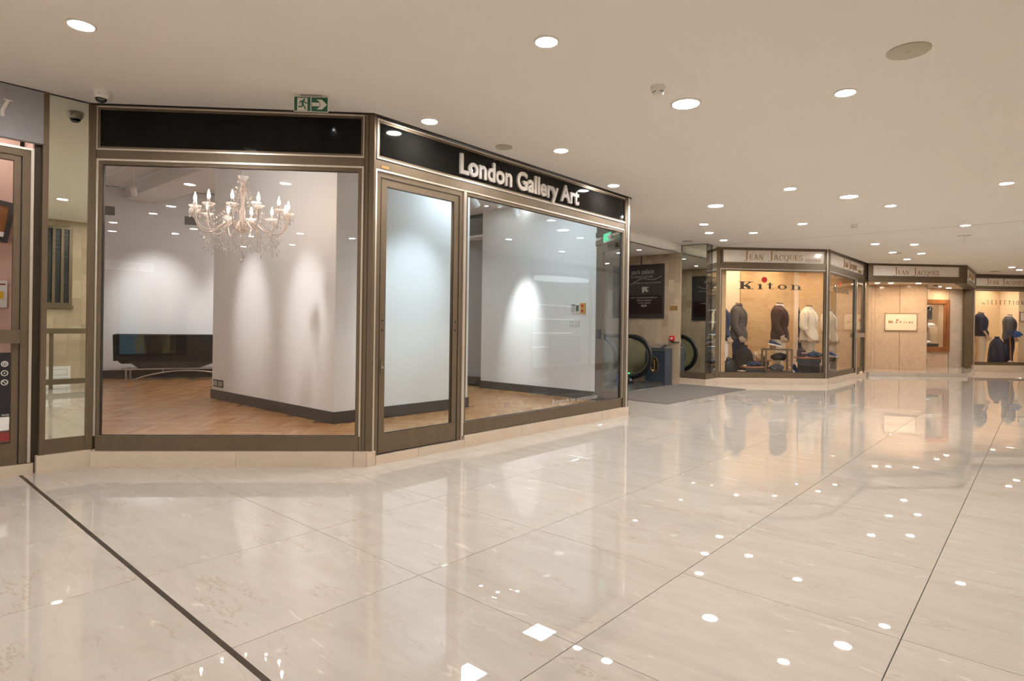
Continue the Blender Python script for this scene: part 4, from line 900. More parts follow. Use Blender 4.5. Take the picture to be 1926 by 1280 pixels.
B('carpet_half', 'carpet', mt, (0, 3.3, 0, .66, 0, .009)); B('carpet_half', 'carpet', mt, (0, 3.3, .664, 1.32, 0, .009))
o = downlight_proto('lens_gallery', .05); o.location = (3.379, 12.25, 2.80); tag(o, 'tiny downlight in the low ceiling above the directory sign', 'downlight')
for x_, y_ in ((1.9, 11.4), (.6, 12.6)):
    o = downlight_proto('lens_mall', .05); o.location = (x_, y_, 2.80); tag(o, 'tiny downlight hidden in the escalator passage ceiling', 'downlight', 'hidden passage downlights')
# mirror pillar at the right
mp2 = thing('mirror_pillar', 'mirror-clad pillar between the stone wall and the clothes shop', 'mirror', (4.82, 12.27, 0), -45)
B('mirror_glass', 'mirror', mp2, (-.575, -.003, .0, .008, .25, ZC - .008)); B('kick_panel', 'bronze', mp2, (-.575, 0, -.004, .02, .13, .25)); B('edge_trim', 'champagne', mp2, (-.59, -.575, -.006, .02, .13, ZC)); B('corner_trim', 'bronze_dark', mp2, (-.006, .002, -.006, .004, .13, ZC - .002)); B('core', 'dark_gap', mp2, (-.57, .0, .009, .3, .13, ZC))
m2 = B('mirror_glass', 'mirror', mp2, (-.008, .0, .004, .50, .25, ZC - .008)); B('kick_panel', 'bronze', mp2, (-.02, .004, .0, .52, .13, .25))
for a, b2 in ((2.585, 2.605), (2.93, 2.95)): B('frame_reflection_trim', 'bronze', mp2, (.0, .003, .02, .5, a, b2)) if False else None
plinth('marble plinth under the right mirror pillar', (4.82, 12.27, 0), -45, [-.60, .02], .13, y0=-.02, y1=.2)
plinth('marble plinth on the flank of the right mirror pillar', (4.82, 12.27, 0), 45, [.0, .62], .128, y0=-.02, y1=.2)

# ------------------------------------------------------------------ clothes shop front (K)
KO = (5.22, 12.75, 0)
def shop_bay(n, label, loc, rot, glass_x0, glass_x1, total, z0, z1, posts):
    w = thing('window_%d' % n, label, 'window', loc, rot, kind='structure')
    glazed(w, glass_x0, glass_x1, z0, z1, rail=z0 - .13)
    for a, b2 in posts: B('post', 'bronze', w, (a, b2, -.025, .06, .13, ZC))
    B('transom', 'bronze', w, (0, total, -.015, .05, 2.50, 2.60)); B('head', 'bronze', w, (0, total, -.015, .05, 2.915, ZC + .005))
    return w
w3 = shop_bay(3, 'clothes shop window with mannequins in jackets', KO, 0, .13, 2.43, 2.50, .25, 2.455, ((-.03, .085), (2.46, 2.53)))
B('post_bead', 'champagne', w3, (2.475, 2.49, -.03, .0, .13, ZC))
def marble_fascia(label, loc, rot, x0, x1, z0=2.64, z1=2.905):
    t = thing('fascia_sign', label, 'sign', loc, rot); MB().frame(x0 - .045, x1 + .045, z0 - .045, z1 + .045, .045, -.02, .03).build('frame', 'bronze', t); B('panel', 'sign_marble', t, (x0, x1, .0, .03, z0, z1)); return t
t = marble_fascia('marble fascia reading Jean Jacques presents over the nearest clothes window', KO, 0, .15, 2.43)
serif_word(t, '^JEAN ^JACQUES', .62, 2.70, .19, 1.32, -.001, .008, 'gold_letter', small=.62); serif_word(t, 'PRESENTS', 2.0, 2.672, .062, .36, -.001, .005, 'gold_letter', joined=True, gap=.3)
t = thing('window_lettering', 'wide dark Kiton lettering with red dot on the clothes shop window', 'lettering', KO, 0)
serif_word(t, 'Kiton', .52, 2.06, .165, 1.50, .0155, .003, 'letter_dark', table=SLAB, gap=.26)
MB().tube([(1.085, .0125, 2.27), (1.085, .0155, 2.27)], .063, 24).build('red_dot', 'red_paint', t)
plinth('marble plinth under the clothes shop window', KO, 0, [-.05, 1.1, 2.52], .13)
KS = (7.74, 12.75, 0)
w4 = shop_bay(4, 'angled clothes shop window beside its glass door', KS, 45, .09, 2.50, 3.5, .25, 2.455, ((.0, .05),))
B('mullion', 'champagne', w4, (2.58, 2.64, -.03, .06, .08, 2.5)); B('mullion_core', 'bronze_dark', w4, (2.545, 2.58, -.02, .06, .13, 2.5))
d4 = thing('door_4', 'bronze glass door of the clothes shop with broad push handle', 'door', KS, 45, kind='structure')
MB().frame(2.70, 3.42, .08, 2.44, .07, .0, .04, wb=.17).build('door_leaf', 'bronze', d4); B('pane', 'shop_glass', d4, (2.77, 3.35, .016, .024, .25, 2.37)); B('handle', 'steel', d4, (2.40, 3.42, -.05, -.03, 1.02, 1.13)); MB().frame(2.64, 3.50, .08, 2.50, .05, -.006, .05, wb=.001).build('jamb', 'bronze', d4); B('lock', 'rubber', d4, (2.72, 2.76, -.01, .0, .78, .82))
B('post', 'bronze', d4, (3.50, 3.62, -.03, .1, .08, ZC)); B('post_bead', 'champagne', d4, (3.605, 3.62, -.034, .0, .08, ZC))
t = marble_fascia('marble Jean Jacques fascia on the angled clothes shop front', KS, 45, .10, 3.42)
serif_word(t, '^JEAN ^JACQUES', 1.30, 2.70, .19, 1.38, -.001, .008, 'gold_letter', small=.62); serif_word(t, 'PRESENTS', 2.78, 2.672, .055, .4, -.001, .005, 'gold_letter', joined=True, gap=.3)
t = thing('window_lettering', 'dark Kiton lettering with red dot on the angled side window', 'lettering', KS, 45)
serif_word(t, 'Kiton', .52, 2.06, .165, 1.50, .0155, .003, 'letter_dark', table=SLAB, gap=.26); MB().tube([(1.085, .0125, 2.27), (1.085, .0155, 2.27)], .063, 24).build('red_dot', 'red_paint', t)
plinth('marble plinth under the angled clothes shop window', KS, 45, [0, 1.3, 2.62], .13); plinth('low threshold under the clothes shop door', KS, 45, [2.62, 3.5], .08)
plinth('marble foot block beside the clothes shop door', KS, 45, [3.5, 3.66], .13, y0=-.06)
# interior of K
KZ = .13
tag(MB().prism([(5.2, 12.8), (7.7, 12.8), (10.2, 15.2), (10.4, 15.6), (5.2, 15.6)], .06, KZ).build('floor_clothes_shop', 'cream_light'), 'pale display floor of the clothes shop', 'floor', kind='structure')
tag(MB().prism([(5.2, 12.8), (7.7, 12.8), (10.2, 15.2), (10.4, 15.6), (5.2, 15.6)], 2.78, 2.82).build('ceiling_clothes_shop', 'cream_light'), 'cream ceiling of the clothes shop', 'ceiling', kind='structure')
def slab_wall(name, label, p, q, z0, z1, m, nx, zs, t=.05):
    dx, dy = q[0] - p[0], q[1] - p[1]; l = math.hypot(dx, dy)
    w = MB().box(0, l, .012, t, z0, z1).build(name, m, None, loc=(p[0], p[1], 0), rotz=math.atan2(dy, dx)); tag(w, label, 'wall', kind='structure')
    xs = [l * i / nx for i in range(nx + 1)] if isinstance(nx, int) else nx
    for a, b2 in zip(xs, xs[1:]):
        for c, d in zip(zs, zs[1:]): B('slab', m, w, (a + .0008, b2 - .0008, 0, .0135, c + .0008, d - .0008))
    return w
slab_wall('wall_clothes_back', 'sandstone slab wall behind the mannequins', (6.50, 14.35), (7.86, 14.35), KZ, 2.78, 'sand_stone', 2, [KZ, .55, 1.05, 1.55, 2.05, 2.55, 2.78])
slab_wall('wall_clothes_rear', 'sandstone slab wall deeper in the clothes shop', (7.9, 15.45), (10.5, 15.45), KZ, 2.78, 'sand_stone', 3, [KZ, .6, 1.2, 1.8, 2.4, 2.78])
tag(MB().box(7.84, 7.93, 14.30, 15.46, KZ, 2.78).build('trim_1', 'cream_light'), 'pale pilaster at the sandstone wall corner', 'pilaster', kind='structure')
wall_line('wall_clothes_left', (5.35, 14.40), (6.60, 14.40), KZ, 2.78, 'cream_light', 'pale wall section left of the sandstone slabs', t=.06)
wall_line('wall_clothes_side', (5.35, 12.95), (5.35, 14.42), KZ, 2.78, 'cream_light', 'pale side wall of the clothes shop by the mirror pillar', t=.05)
slab_wall('wall_clothes_jamb', 'stone jamb strip at the left of the clothes window', (5.33, 12.86), (5.50, 12.88), KZ, 2.78, 'sand_stone', 1, [KZ, .7, 1.3, 1.9, 2.5, 2.78])
def warm(x, y, z, label, group=None, r=.06):
    o = downlight_proto('lens_warm', r); o.location = (x, y, z); tag(o, label, 'downlight', group); return o
for x, y, lab in ((6.0, 13.2, 'above the grey jacket'), (6.9, 13.2, 'above the display stand'), (7.55, 13.2, 'above the taller red table'), (7.2, 13.9, 'above the brown jacket'), (8.5, 14.3, 'behind the letter n'), (9.3, 14.9, 'near the shop door'), (6.3, 14.0, 'at the pale wall section'), (8.3, 15.0, 'before the rear sandstone wall')):
    warm(x, y, 2.78, 'warm spotlight in the clothes shop ceiling ' + lab, 'clothes shop ceiling lights')

# ---- mannequins
def mannequin(loc, rot, label, jacket, trousers, shirt, hem=.80, scale=1.0, sleeve=None, open_coat=False, cat='mannequin', collar='shirt', forearm=False):
    t = thing('mannequin', label, cat, loc, rot, 'headless shop mannequins'); t.scale = (scale * 1.14, scale * 1.2, scale)      # faces local -y
    n = 18
    def ring(z, w, d, oy=0, p=.8):
        out = []
        for q in range(n):
            c, s = math.cos(2 * math.pi * q / n), math.sin(2 * math.pi * q / n)
            out.append((w * math.copysign(abs(c) ** p, c), oy + d * math.copysign(abs(s) ** p, s), z))
        return out
    MB().loft([ring(hem, .215, .155, -.01), ring(hem + .12, .212, .155, -.01), ring(1.06, .185, .132, .0), ring(1.2, .20, .142, -.005), ring(1.33, .222, .148, .0), ring(1.42, .225, .128, .01), ring(1.475, .19, .10, .018), ring(1.515, .115, .078, .02), ring(1.545, .072, .07, .015)]).build('jacket', jacket, t, smooth=True)
    prof = [(hem, .205, .145, -.01), (hem + .12, .205, .150, -.01), (1.06, .185, .132, .0), (1.2, .20, .142, -.005), (1.33, .222, .148, .0), (1.42, .225, .128, .01), (1.475, .19, .10, .018), (1.515, .115, .078, .02), (1.545, .072, .07, .015)]
    def front(x, z):
        for (a, w0, d0, o0), (b2, w1, d1, o1) in zip(prof, prof[1:]):
            if z <= b2 or b2 == 1.545:
                f = max(0, min(1, (z - a) / (b2 - a))); w_, d_, o_ = w0 + (w1 - w0) * f, d0 + (d1 - d0) * f, o0 + (o1 - o0) * f
                return o_ - d_ * max(.12, 1 - min(1, abs(x) / w_) ** 2.5) ** .4
    def strip(x_in, x_out, za, zb, off, th=.012):
        mb = MB(); rings = []
        for q in range(9):
            z = za + (zb - za) * q / 8; f = q / 8; xi, xo = x_in(f), x_out(f); xm = (xi + xo) / 2
            rings.append([(xi, front(xi, z) - off, z), (xm, front(xm, z) - off - .003, z), (xo, front(xo, z) - off, z), (xo, front(xo, z) + th, z), (xm, front(xm, z) + th, z), (xi, front(xi, z) + th, z)])
        return mb.loft(rings)
    strip(lambda f: -.002 - .06 * f, lambda f: .002 + .06 * f, 1.08, 1.53, .004).build('shirt_front', shirt, t, smooth=True)
    for s in (-1, 1):
        strip(lambda f: s * (.002 + .052 * f), lambda f: s * (.006 + .052 * f + .06 * math.sin(min(1, f * 1.25) * 2.4)), 1.06, 1.53, .010).build('lapel', jacket, t, smooth=True)
    MB().loft([ring(1.50, .078, .076, .008), ring(1.565, .064, .066, -.004)]).build('collar', shirt, t, smooth=True)
    MB().loft([ring(1.53, .055, .055, .004), ring(1.585, .053, .056, -.006)]).build('neck', 'skin_form', t, smooth=True)
    MB().loft([[(x, y, z + .18 * y) for x, y, z in ring(1.585, .056, .060, -.007)], [(x, y, z + .18 * y) for x, y, z in ring(1.602, .056, .060, -.008)]]).build('neck_cap', 'bronze', t)
    for s in (-1, 1):
        wr = (s * .245, -.075, .875); el = (s * .262, .03, 1.13)
        pts = spiral([(s * .165, .012, 1.455), (s * .222, .015, 1.40), el, ((wr[0] + el[0]) / 2, -.015, 1.0), wr], 3)
        k = len(pts); rs = [.060 + .020 * math.sin(min(1, i / 3) * 1.57) - .027 * i / k for i in range(k)]
        cut = k if not forearm else int(k * .72)
        MB().tube(pts[:cut], rs[:cut], 10).build('sleeve', sleeve or jacket, t, smooth=True)
        if forearm: MB().tube(pts[cut - 1:], [.034, .030, .027, .026, .026][:k - cut + 1] if k - cut + 1 <= 5 else .029, 8).build('forearm', 'skin_form', t, smooth=True)
        else: MB().tube([(wr[0], wr[1] + .004, wr[2] + .012), (wr[0], wr[1] - .006, wr[2] - .016)], .043, 10).build('cuff', shirt, t, smooth=True)
        hd = MB(); hd.loft([[(wr[0] + a * .02, wr[1] - .004 + b2 * .028, wr[2] - .01) for a, b2 in ((-1, -1), (1, -1), (1, 1), (-1, 1))], [(wr[0] + a * .022, wr[1] - .02 + b2 * .042, wr[2] - .06) for a, b2 in ((-1, -1), (1, -1), (1, 1), (-1, 1))], [(wr[0] + a * .018, wr[1] - .028 + b2 * .042, wr[2] - .10) for a, b2 in ((-1, -1), (1, -1), (1, 1), (-1, 1))]])
        for f in range(4): hd.tube([(wr[0], wr[1] - .058 + f * .021, wr[2] - .09), (wr[0] - s * .006, wr[1] - .064 + f * .021, wr[2] - .13), (wr[0] - s * .022, wr[1] - .06 + f * .021, wr[2] - .158 + abs(f - 1.3) * .008)], [.0105, .0095, .008], 6)
        hd.tube([(wr[0], wr[1] - .05, wr[2] - .045), (wr[0] - s * .012, wr[1] - .082, wr[2] - .08), (wr[0] - s * .015, wr[1] - .086, wr[2] - .11)], [.012, .010, .008], 6)
        hd.build('hand', 'skin_form', t, smooth=True)
    tr = MB()
    tr.loft([ring(.98, .165, .115), ring(.86, .185, .13), ring(.78, .175, .125)])
    for s in (-1, 1):
        rr = lambda z, r, x, y: [(s * x + r * math.cos(2 * math.pi * q / 12), y + r * 1.1 * math.sin(2 * math.pi * q / 12), z) for q in range(12)]
        tr.loft([rr(.90, .085, .09, 0), rr(.78, .098, .095, 0), rr(.5, .082, .10, -.01), rr(.28, .075, .10, .01), rr(.06, .078, .10, .015)])
    tr.build('trousers', trousers, t, smooth=True)
    for s in (-1, 1): MB().ell((s * .10, -.05, .035), (.045, .125, .036), 12, 6).build('shoe', 'bronze', t, smooth=True)
    return t
mannequin((5.64, 13.42, KZ), 80, 'mannequin in navy jacket and white trousers half hidden at the window edge', 'navy_light', 'white_cloth', 'white_cloth', scale=1.0)
mannequin((6.17, 13.74, KZ), 58, 'mannequin in grey checked jacket and dark trousers', 'plaid_grey', 'navy', 'navy', scale=1.04)
mannequin((7.10, 13.62, KZ), 56, 'mannequin in brown jacket and cream trousers', 'brown_cloth', 'cream_cloth', 'white_cloth', scale=1.05)
mannequin((8.17, 14.85, KZ), 60, 'mannequin in long black coat standing behind the cream-jacketed one', 'black_cloth', 'taupe_cloth', 'grey_cloth', hem=.55, scale=1.02)
mannequin((7.93, 13.84, KZ), 45, 'mannequin in cream checked jacket with rolled sleeves and beige trousers', 'plaid_cream', 'taupe_cloth', 'white_cloth', scale=1.025, forearm=True)
mannequin((8.80, 14.45, KZ), 40, 'mannequin in pale coat seen through the angled side window', 'cream_cloth', 'cream_cloth', 'white_cloth', scale=.98)
def lump(parent, name, m, c, r, seed, amp=.25, n=28, k=12):
    rd = random.Random(seed); ph = [rd.random() * 6.28 for _ in range(8)]; mb = MB(); rings = []
    for i in range(k + 1):
        th = math.pi * (i + .01) / (k + .02); ring = []
        for q in range(n):
            a = 2 * math.pi * q / n
            d = 1 + amp * (math.sin(2 * a + ph[0]) * .5 + math.sin(5 * a + 3 * th + ph[1]) * .35 + math.sin(9 * a - 4 * th + ph[2]) * .22)
            z = -math.cos(th) * (1 + amp * (.7 * math.sin(2 * a + ph[4]) + .5 * math.sin(5 * a + ph[5]) + .35 * math.sin(8 * a + 3 * th + ph[6])))
            ring.append((c[0] + r[0] * d * math.sin(th) ** .7 * math.cos(a), c[1] + r[1] * d * math.sin(th) ** .7 * math.sin(a), c[2] + r[2] * (max(z, -.9) + .9) / 1.0))
        rings.append(ring)
    return mb.loft(rings).build(name, m, parent, smooth=True)
def cloth(name, label, cat, loc, r, m, seed, rot=0, amp=.42, group='clothes on display'):
    o = lump(None, name, m, (0, 0, 0), r, seed, amp); o.location = loc; o.rotation_euler[2] = R(rot); tag(o, label, cat, group); return o
def shoe(label, loc, rot, m, tilt=0):
    t = thing('shoe', label, 'shoe', loc, rot, 'shoes on display'); t.rotation_euler[1] = R(tilt)
    def ring(x, w, z0, z1): return [(x, w * math.cos(R(a)), z0 + (z1 - z0) * (.5 + .5 * math.sin(R(a)))) for a in range(0, 360, 30)]
    MB().loft([ring(-.135, .025, .03, .09), ring(-.12, .037, .02, .115), ring(-.06, .04, .02, .10), ring(.0, .042, .02, .095), ring(.06, .048, .02, .07), ring(.11, .042, .02, .055), ring(.145, .02, .022, .04)]).build('upper', m, t, smooth=True)
    MB().loft([[(x, -w, 0), (x, w, 0), (x, w, .026), (x, -w, .026)] for x, w in ((-.142, .028), (-.1, .042), (0, .044), (.07, .052), (.12, .044), (.152, .02))]).build('sole', 'white_cloth', t)
    return t
def side_table(label, loc, rot, w, d, h_, top='wood_red', body='charcoal'):
    t = thing('display_table', label, 'table', loc, rot, 'low display tables'); B('top', top, t, (-w / 2, w / 2, -d / 2, d / 2, h_ - .03, h_)); B('body', body, t, (-w * .36, w * .36, -d * .38, d * .38, 0, h_ - .03)); B('door_line', 'slot_dark', t, (-.004, .004, -d * .38 - .003, -d * .38, .03, h_ - .12)); B('apron', body, t, (-w * .40, w * .40, -d * .42, d * .42, h_ - .12, h_ - .03)); return t
side_table('low red-topped display table before the grey-jacketed mannequin', (6.17, 12.98, KZ), 3, .48, .2, .24); side_table('display table behind with beige knitwear', (6.58, 13.50, KZ), 0, .40, .3, .36)
side_table('taller red-topped display table under the cream-jacketed mannequin', (7.52, 13.10, KZ), 0, .54, .30, .45)
cloth('folded_garment', 'folded slate-blue garment on the low red table', 'garment', (6.20, 12.98, KZ + .24), (.14, .085, .05), 'navy_light', 4); cloth('knitwear', 'crumpled beige knitted sweater on the rear table', 'garment', (6.56, 13.48, KZ + .36), (.17, .11, .09), 'beige_knit', 9)
cloth('jeans', 'folded blue denim jeans on the taller red table', 'garment', (7.63, 13.06, KZ + .45), (.15, .10, .06), 'denim', 12)
cloth('notebook', 'small cream card beside the slate-blue garment', 'card', (5.99, 12.98, KZ + .24), (.04, .035, .015), 'cream_cloth', 2, amp=.02)
t = thing('backpack', 'dark brown rucksack on the taller red table', 'bag', (7.37, 13.14, KZ + .45), 15); MB().loft([[(sx_ * w, sy_ * d, z) for sx_, sy_ in ((-1, -.6), (-.8, -1), (.8, -1), (1, -.6), (1, .6), (.8, 1), (-.8, 1), (-1, .6))] for z, w, d in ((0, .075, .05), (.03, .085, .065), (.13, .085, .062), (.17, .07, .05), (.185, .05, .035))]).build('body', 'brown_cloth', t, smooth=True); B('strap', 'pink_box', t, (-.06, .06, -.072, -.060, .08, .10)); MB().tube(spiral([(-.05, 0, .17), (0, 0, .225), (.05, 0, .17)], 4), .01, 6).build('handle', 'brown_cloth', t)
B('box_lid', 'white_cloth', None) if False else None
t = thing('gift_box', 'pink and white box behind the taller red table', 'box', (7.86, 13.02, KZ), 0); B('body', 'pink_box', t, (-.09, .07, -.05, .05, 0, .26)); B('panel', 'navy', t, (-.02, .07, -.054, -.05, 0, .16)); B('lid', 'white_cloth', t, (-.095, .075, -.055, .055, .26, .28))
ds = thing('display_stand', 'bronze-framed glass display stand with shelf in the clothes window', 'display stand', (6.77, 13.08, KZ), -12)
for x in (-.27, .27):
    for y in (-.17, .17): B('upright', 'bronze', ds, (x - .016, x + .016, y - .016, y + .016, .10, .62))
MB().frame(-.286, .286, .60, .635, .016, -.186, .186, ); B('top_frame', 'bronze', ds, (-.286, .286, -.186, -.154, .60, .632), (-.286, .286, .154, .186, .60, .632), (-.286, -.254, -.186, .186, .60, .632), (.254, .286, -.186, .186, .60, .632)); B('bottom_frame', 'bronze', ds, (-.286, .286, -.186, .186, .10, .14))
B('base', 'wood_red', ds, (-.28, .28, -.18, .18, 0, .10)); B('glass_shelf', 'balustrade_glass', ds, (-.26, .26, -.16, .16, .37, .378)); B('glass_top', 'balustrade_glass', ds, (-.26, .26, -.16, .16, .632, .638))
shoe('navy suede shoe with white sole on top of the display stand', (6.72, 13.08, KZ + .70), -4, 'navy_light', 12); B('riser', 'wood_dark', ds, (-.13, -.03, -.05, .05, .638, .70))
cloth('scarf', 'black folded scarf on the glass shelf of the stand', 'garment', (6.81, 13.07, KZ + .378), (.17, .10, .07), 'black_cloth', 31); cloth('sweater', 'grey rolled sweater on the bottom of the stand', 'garment', (6.76, 13.08, KZ + .14), (.15, .10, .06), 'grey_cloth', 33)
t = shoe('navy and white sneaker leaning by the display stand', (7.12, 12.97, KZ + .10), -30, 'navy', 50); t.scale = (1.2,) * 3
t = thing('leather_bag', 'large black leather bag slumped at the window corner', 'bag', (5.66, 13.02, KZ), 10); lump(t, 'body', 'leather_black', (0, 0, 0), (.14, .09, .20), 41, .10); MB().tube(spiral([(-.09, 0, .26), (-.07, -.03, .42), (.04, -.04, .38), (.09, 0, .26)], 6), .014, 7).build('handle', 'leather_black', t, smooth=True)
t = thing('small_box', 'small orange box beside the leather bag', 'box', (5.90, 12.94, KZ), 20); B('body', 'wood_red', t, (-.06, .06, -.05, .05, 0, .13)); B('lid', 'cream_cloth', t, (-.065, .065, -.055, .055, .13, .15))
t = thing('draped_coat', 'dark navy coat draped on a low form behind the leather bag', 'coat', (6.10, 13.26, KZ), 10); MB().loft([[(w * math.cos(R(q)), d * math.sin(R(q)) + oy, z) for q in range(0, 360, 20)] for z, w, d, oy in ((.0, .25, .14, 0), (.3, .235, .14, 0), (.5, .21, .125, .01), (.58, .17, .105, .02), (.63, .09, .08, .02), (.70, .085, .08, .02))]).build('shell', 'black_cloth', t, smooth=True); MB().loft([[(-.15, -.135, .05), (-.05, -.15, .05), (-.05, -.1, .05), (-.15, -.1, .05)], [(-.06, -.085, .62), (-.03, -.085, .62), (-.03, -.04, .62), (-.06, -.04, .62)]]).build('lining', 'navy_light', t)
t = shoe('blue and white sneaker seen through the angled side window', (8.42, 13.70, KZ + .445), -60, 'blue_cloth', 8); side_table('dark display shelf behind the angled side window', (8.42, 13.74, KZ), 45, .42, .26, .42, top='charcoal')

# ------------------------------------------------------------------ middle entrance (Jean Jacques) and kiosk
JO = (10.30, 15.2, 0)
t = marble_fascia('marble Jean Jacques fascia over the recessed middle entrance', JO, 0, .14, 2.52)
serif_word(t, '^JEAN ^JACQUES', .72, 2.68, .19, 1.26, -.001, .008, 'gold_letter', small=.62); B('lower_rail', 'bronze', t, (.0, 2.70, -.02, .08, 2.48, 2.60)); B('head', 'bronze', t, (0, 2.70, -.02, .05, 2.94, ZC + .004)); B('end_stile', 'bronze', t, (2.566, 2.699, -.021, .05, 2.601, 2.939)); B('end_stile', 'bronze', t, (.001, .094, -.021, .05, 2.601, 2.939))
J2 = (13.02, 15.2, 0)
t = marble_fascia('foreshortened marble fascia on the angled side of the middle entrance', J2, 45, .12, 2.85)
serif_word(t, '^JEAN ^JACQUES', .8, 2.70, .19, 1.38, -.001, .008, 'gold_letter', small=.62); B('lower_rail', 'bronze', t, (.0, 3.0, -.02, .25, 2.48, 2.60)); B('head', 'bronze', t, (0, 3.0, -.02, .05, 2.94, ZC + .004))
jf = MB().prism([(10.35, 15.17), (13.03, 15.12), (14.95, 17.05), (14.95, 18.2), (10.0, 18.2)], .0, .10).build('floor_entrance', 'floor_marble'); tag(jf, 'raised pale marble floor of the middle entrance', 'floor', kind='structure')
B('step_nosing', 'white_cloth', jf, (10.35, 13.03, 15.11, 15.16, 0, .098)) if False else None
tag(MB().prism([(10.3, 15.25), (13.0, 15.25), (15.1, 17.4), (15.1, 18.2), (10.0, 18.2)], 2.50, 2.54).build('ceiling_entrance', 'cream_light'), 'pale soffit over the middle entrance', 'ceiling', kind='structure')
# kiosk
kx, ky = 11.42, 16.62; kang = math.degrees(math.atan2(16.0 - ky, 12.57 - kx)); kl = math.hypot(16.0 - ky, 12.57 - kx)
kw = thing('wall_kiosk', 'marble-clad wall with vertical joint inside the middle entrance', 'wall', (kx, ky, 0), kang, kind='structure')
B('core', 'wood_dark', kw, (-.6, kl - .005, .012, .5, .10, 2.50))
xs = [-.6, -.02, .06, .665, kl]; zs = [.10, .62, 1.16, 1.70, 2.22, 2.50]
for a, b2 in zip(xs, xs[1:]):
    for c, d in zip(zs, zs[1:]): B('slab', 'kiosk_marble', kw, (a + .002 + (.004 if abs(a - .665) < .01 else 0), b2 - .002 - (.004 if abs(b2 - .665) < .01 else 0), 0, .016, c + .001, d - .001))
B('edge_strip', 'mirror', kw, (kl, kl + .008, .0, .5, .10, 2.46))
t = thing('wall_plaque', 'cream Kiton plaque with gold letters on the kiosk marble', 'plaque', (kx, ky, 0), kang)
MB().frame(.30, 1.08, 1.20, 1.69, .014, -.03, .002).build('frame', 'wood_dark', t); B('board', 'cream_light', t, (.312, 1.068, -.026, .0, 1.212, 1.678)); serif_word(t, 'Kiton', .38, 1.42, .062, .64, -.0265, .006, 'gold_bright', table=SLAB, gap=.22); MB().tube([(.602, -.034, 1.50), (.602, -.026, 1.50)], .022, 16).build('red_dot', 'red_paint', t)
for x in (.345, 1.04):
    for z in (1.245, 1.645): MB().tube([(x, -.030, z), (x, -.025, z)], .009, 8).build('screw', 'bronze', t)
t = thing('side_plaque', 'narrow framed plaque on the kiosk end beside the display cabinet', 'plaque', (kx, ky, 0), kang); B('board', 'cream_light', t, (kl + .008, kl + .03, .08, .30, 1.2, 1.82)); B('frame', 'wood_dark', t, (kl + .008, kl + .035, .06, .08, 1.18, 1.84), (kl + .008, kl + .035, .30, .32, 1.18, 1.84)); B('mark', 'gold_bright', t, (kl + .03, kl + .033, .15, .23, 1.52, 1.7), (kl + .03, kl + .033, .13, .25, 1.42, 1.45))
# display cabinet in the rear wall y=17.5
slab_wall('wall_entrance_rear', 'cream marble wall around the lit display cabinet', (13.0, 17.5), (14.45, 17.5), .10, .58, 'kiosk_marble', [0, .7, 1.44], [.10, .58]); slab_wall('wall_entrance_over', 'cream marble panel above the lit display cabinet', (13.0, 17.5), (14.45, 17.5), 2.16, 2.5, 'kiosk_marble', [0, .7, 1.44], [2.16, 2.5])
cb = thing('display_cabinet', 'wall cabinet with polished wood frame showing folded shirts', 'cabinet', (13.72, 17.5, .58), 0)
MB().frame(-.55, .72, .0, 1.58, .12, -.06, .02).build('frame', 'wood_dark', cb); MB().frame(-.43, .60, .12, 1.46, .03, -.04, .02).build('frame_lip', 'wood_red', cb); B('pane', 'shop_glass', cb, (-.42, .59, -.01, -.004, .13, 1.45)); B('hinge', 'steel', cb, (.72, .735, -.05, .0, .08, .16), (.72, .735, -.05, .0, 1.42, 1.5))
B('back', 'cream_light', cb, (-.6, .72, .40, .42, 0, 1.58)); B('side', 'cream_light', cb, (-.62, -.6, .0, .42, 0, 1.58), (.70, .72, .02, .42, 0, 1.58)); B('cabinet_top', 'cream_light', cb, (-.6, .72, .0, .42, 1.56, 1.58)); B('cabinet_base', 'cream_light', cb, (-.6, .72, .0, .42, 0, .14)); B('shelf', 'white_cloth', cb, (-.5, .45, .05, .4, .74, .76))
t = thing('hanging_shirt', 'grey folded shirt hanging in the wood-framed cabinet', 'shirt', (13.98, 17.78, 1.66), 0); B('body', 'grey_cloth', t, (-.16, .14, -.02, .03, -.10, .28)); MB().tube(spiral([(-.10, -.02, .27), (-.08, -.05, .20), (0, -.05, .18), (.06, -.05, .20), (.08, -.02, .27)], 4), .018, 6).build('collar', 'grey_cloth', t); MB().loft([[(-.18, -.02, .22), (-.10, -.02, .32), (.08, -.02, .32), (.16, -.02, .22)], [(-.18, .02, .22), (-.10, .02, .32), (.08, .02, .32), (.16, .02, .22)]]).build('shoulder', 'grey_cloth', t)
B('hook', 'steel', t, (-.01, .01, .03, .13, .26, .29))
cloth('folded_shirt', 'white folded shirt on the cabinet shelf', 'shirt', (13.98, 17.70, 1.34), (.17, .1, .055), 'white_cloth', 61, amp=.1, group='shirts in the cabinet'); cloth('folded_shirt', 'blue-grey shirt lying on the cabinet floor', 'shirt', (13.85, 17.68, .82), (.2, .1, .045), 'white_cloth', 62, amp=.15, group='shirts in the cabinet')
t = thing('drawer_box', 'dark box at the bottom of the cabinet under the shirt', 'box', (13.95, 17.72, .72), 0); B('body', 'charcoal', t, (-.26, .28, -.1, .12, 0, .10)); B('lip', 'bronze', t, (-.27, .29, -.11, .13, .085, .10))
warm(13.9, 17.68, 2.138, 'hidden warm lamp inside the wood-framed cabinet', r=.04)
slab_wall('wall_entrance_right', 'grey-beige marble wall right of the display cabinet', (14.46, 17.5), (14.98, 17.5), .10, 2.50, 'grey_marble', 1, [.10, .62, 1.16, 1.70, 2.22, 2.50])
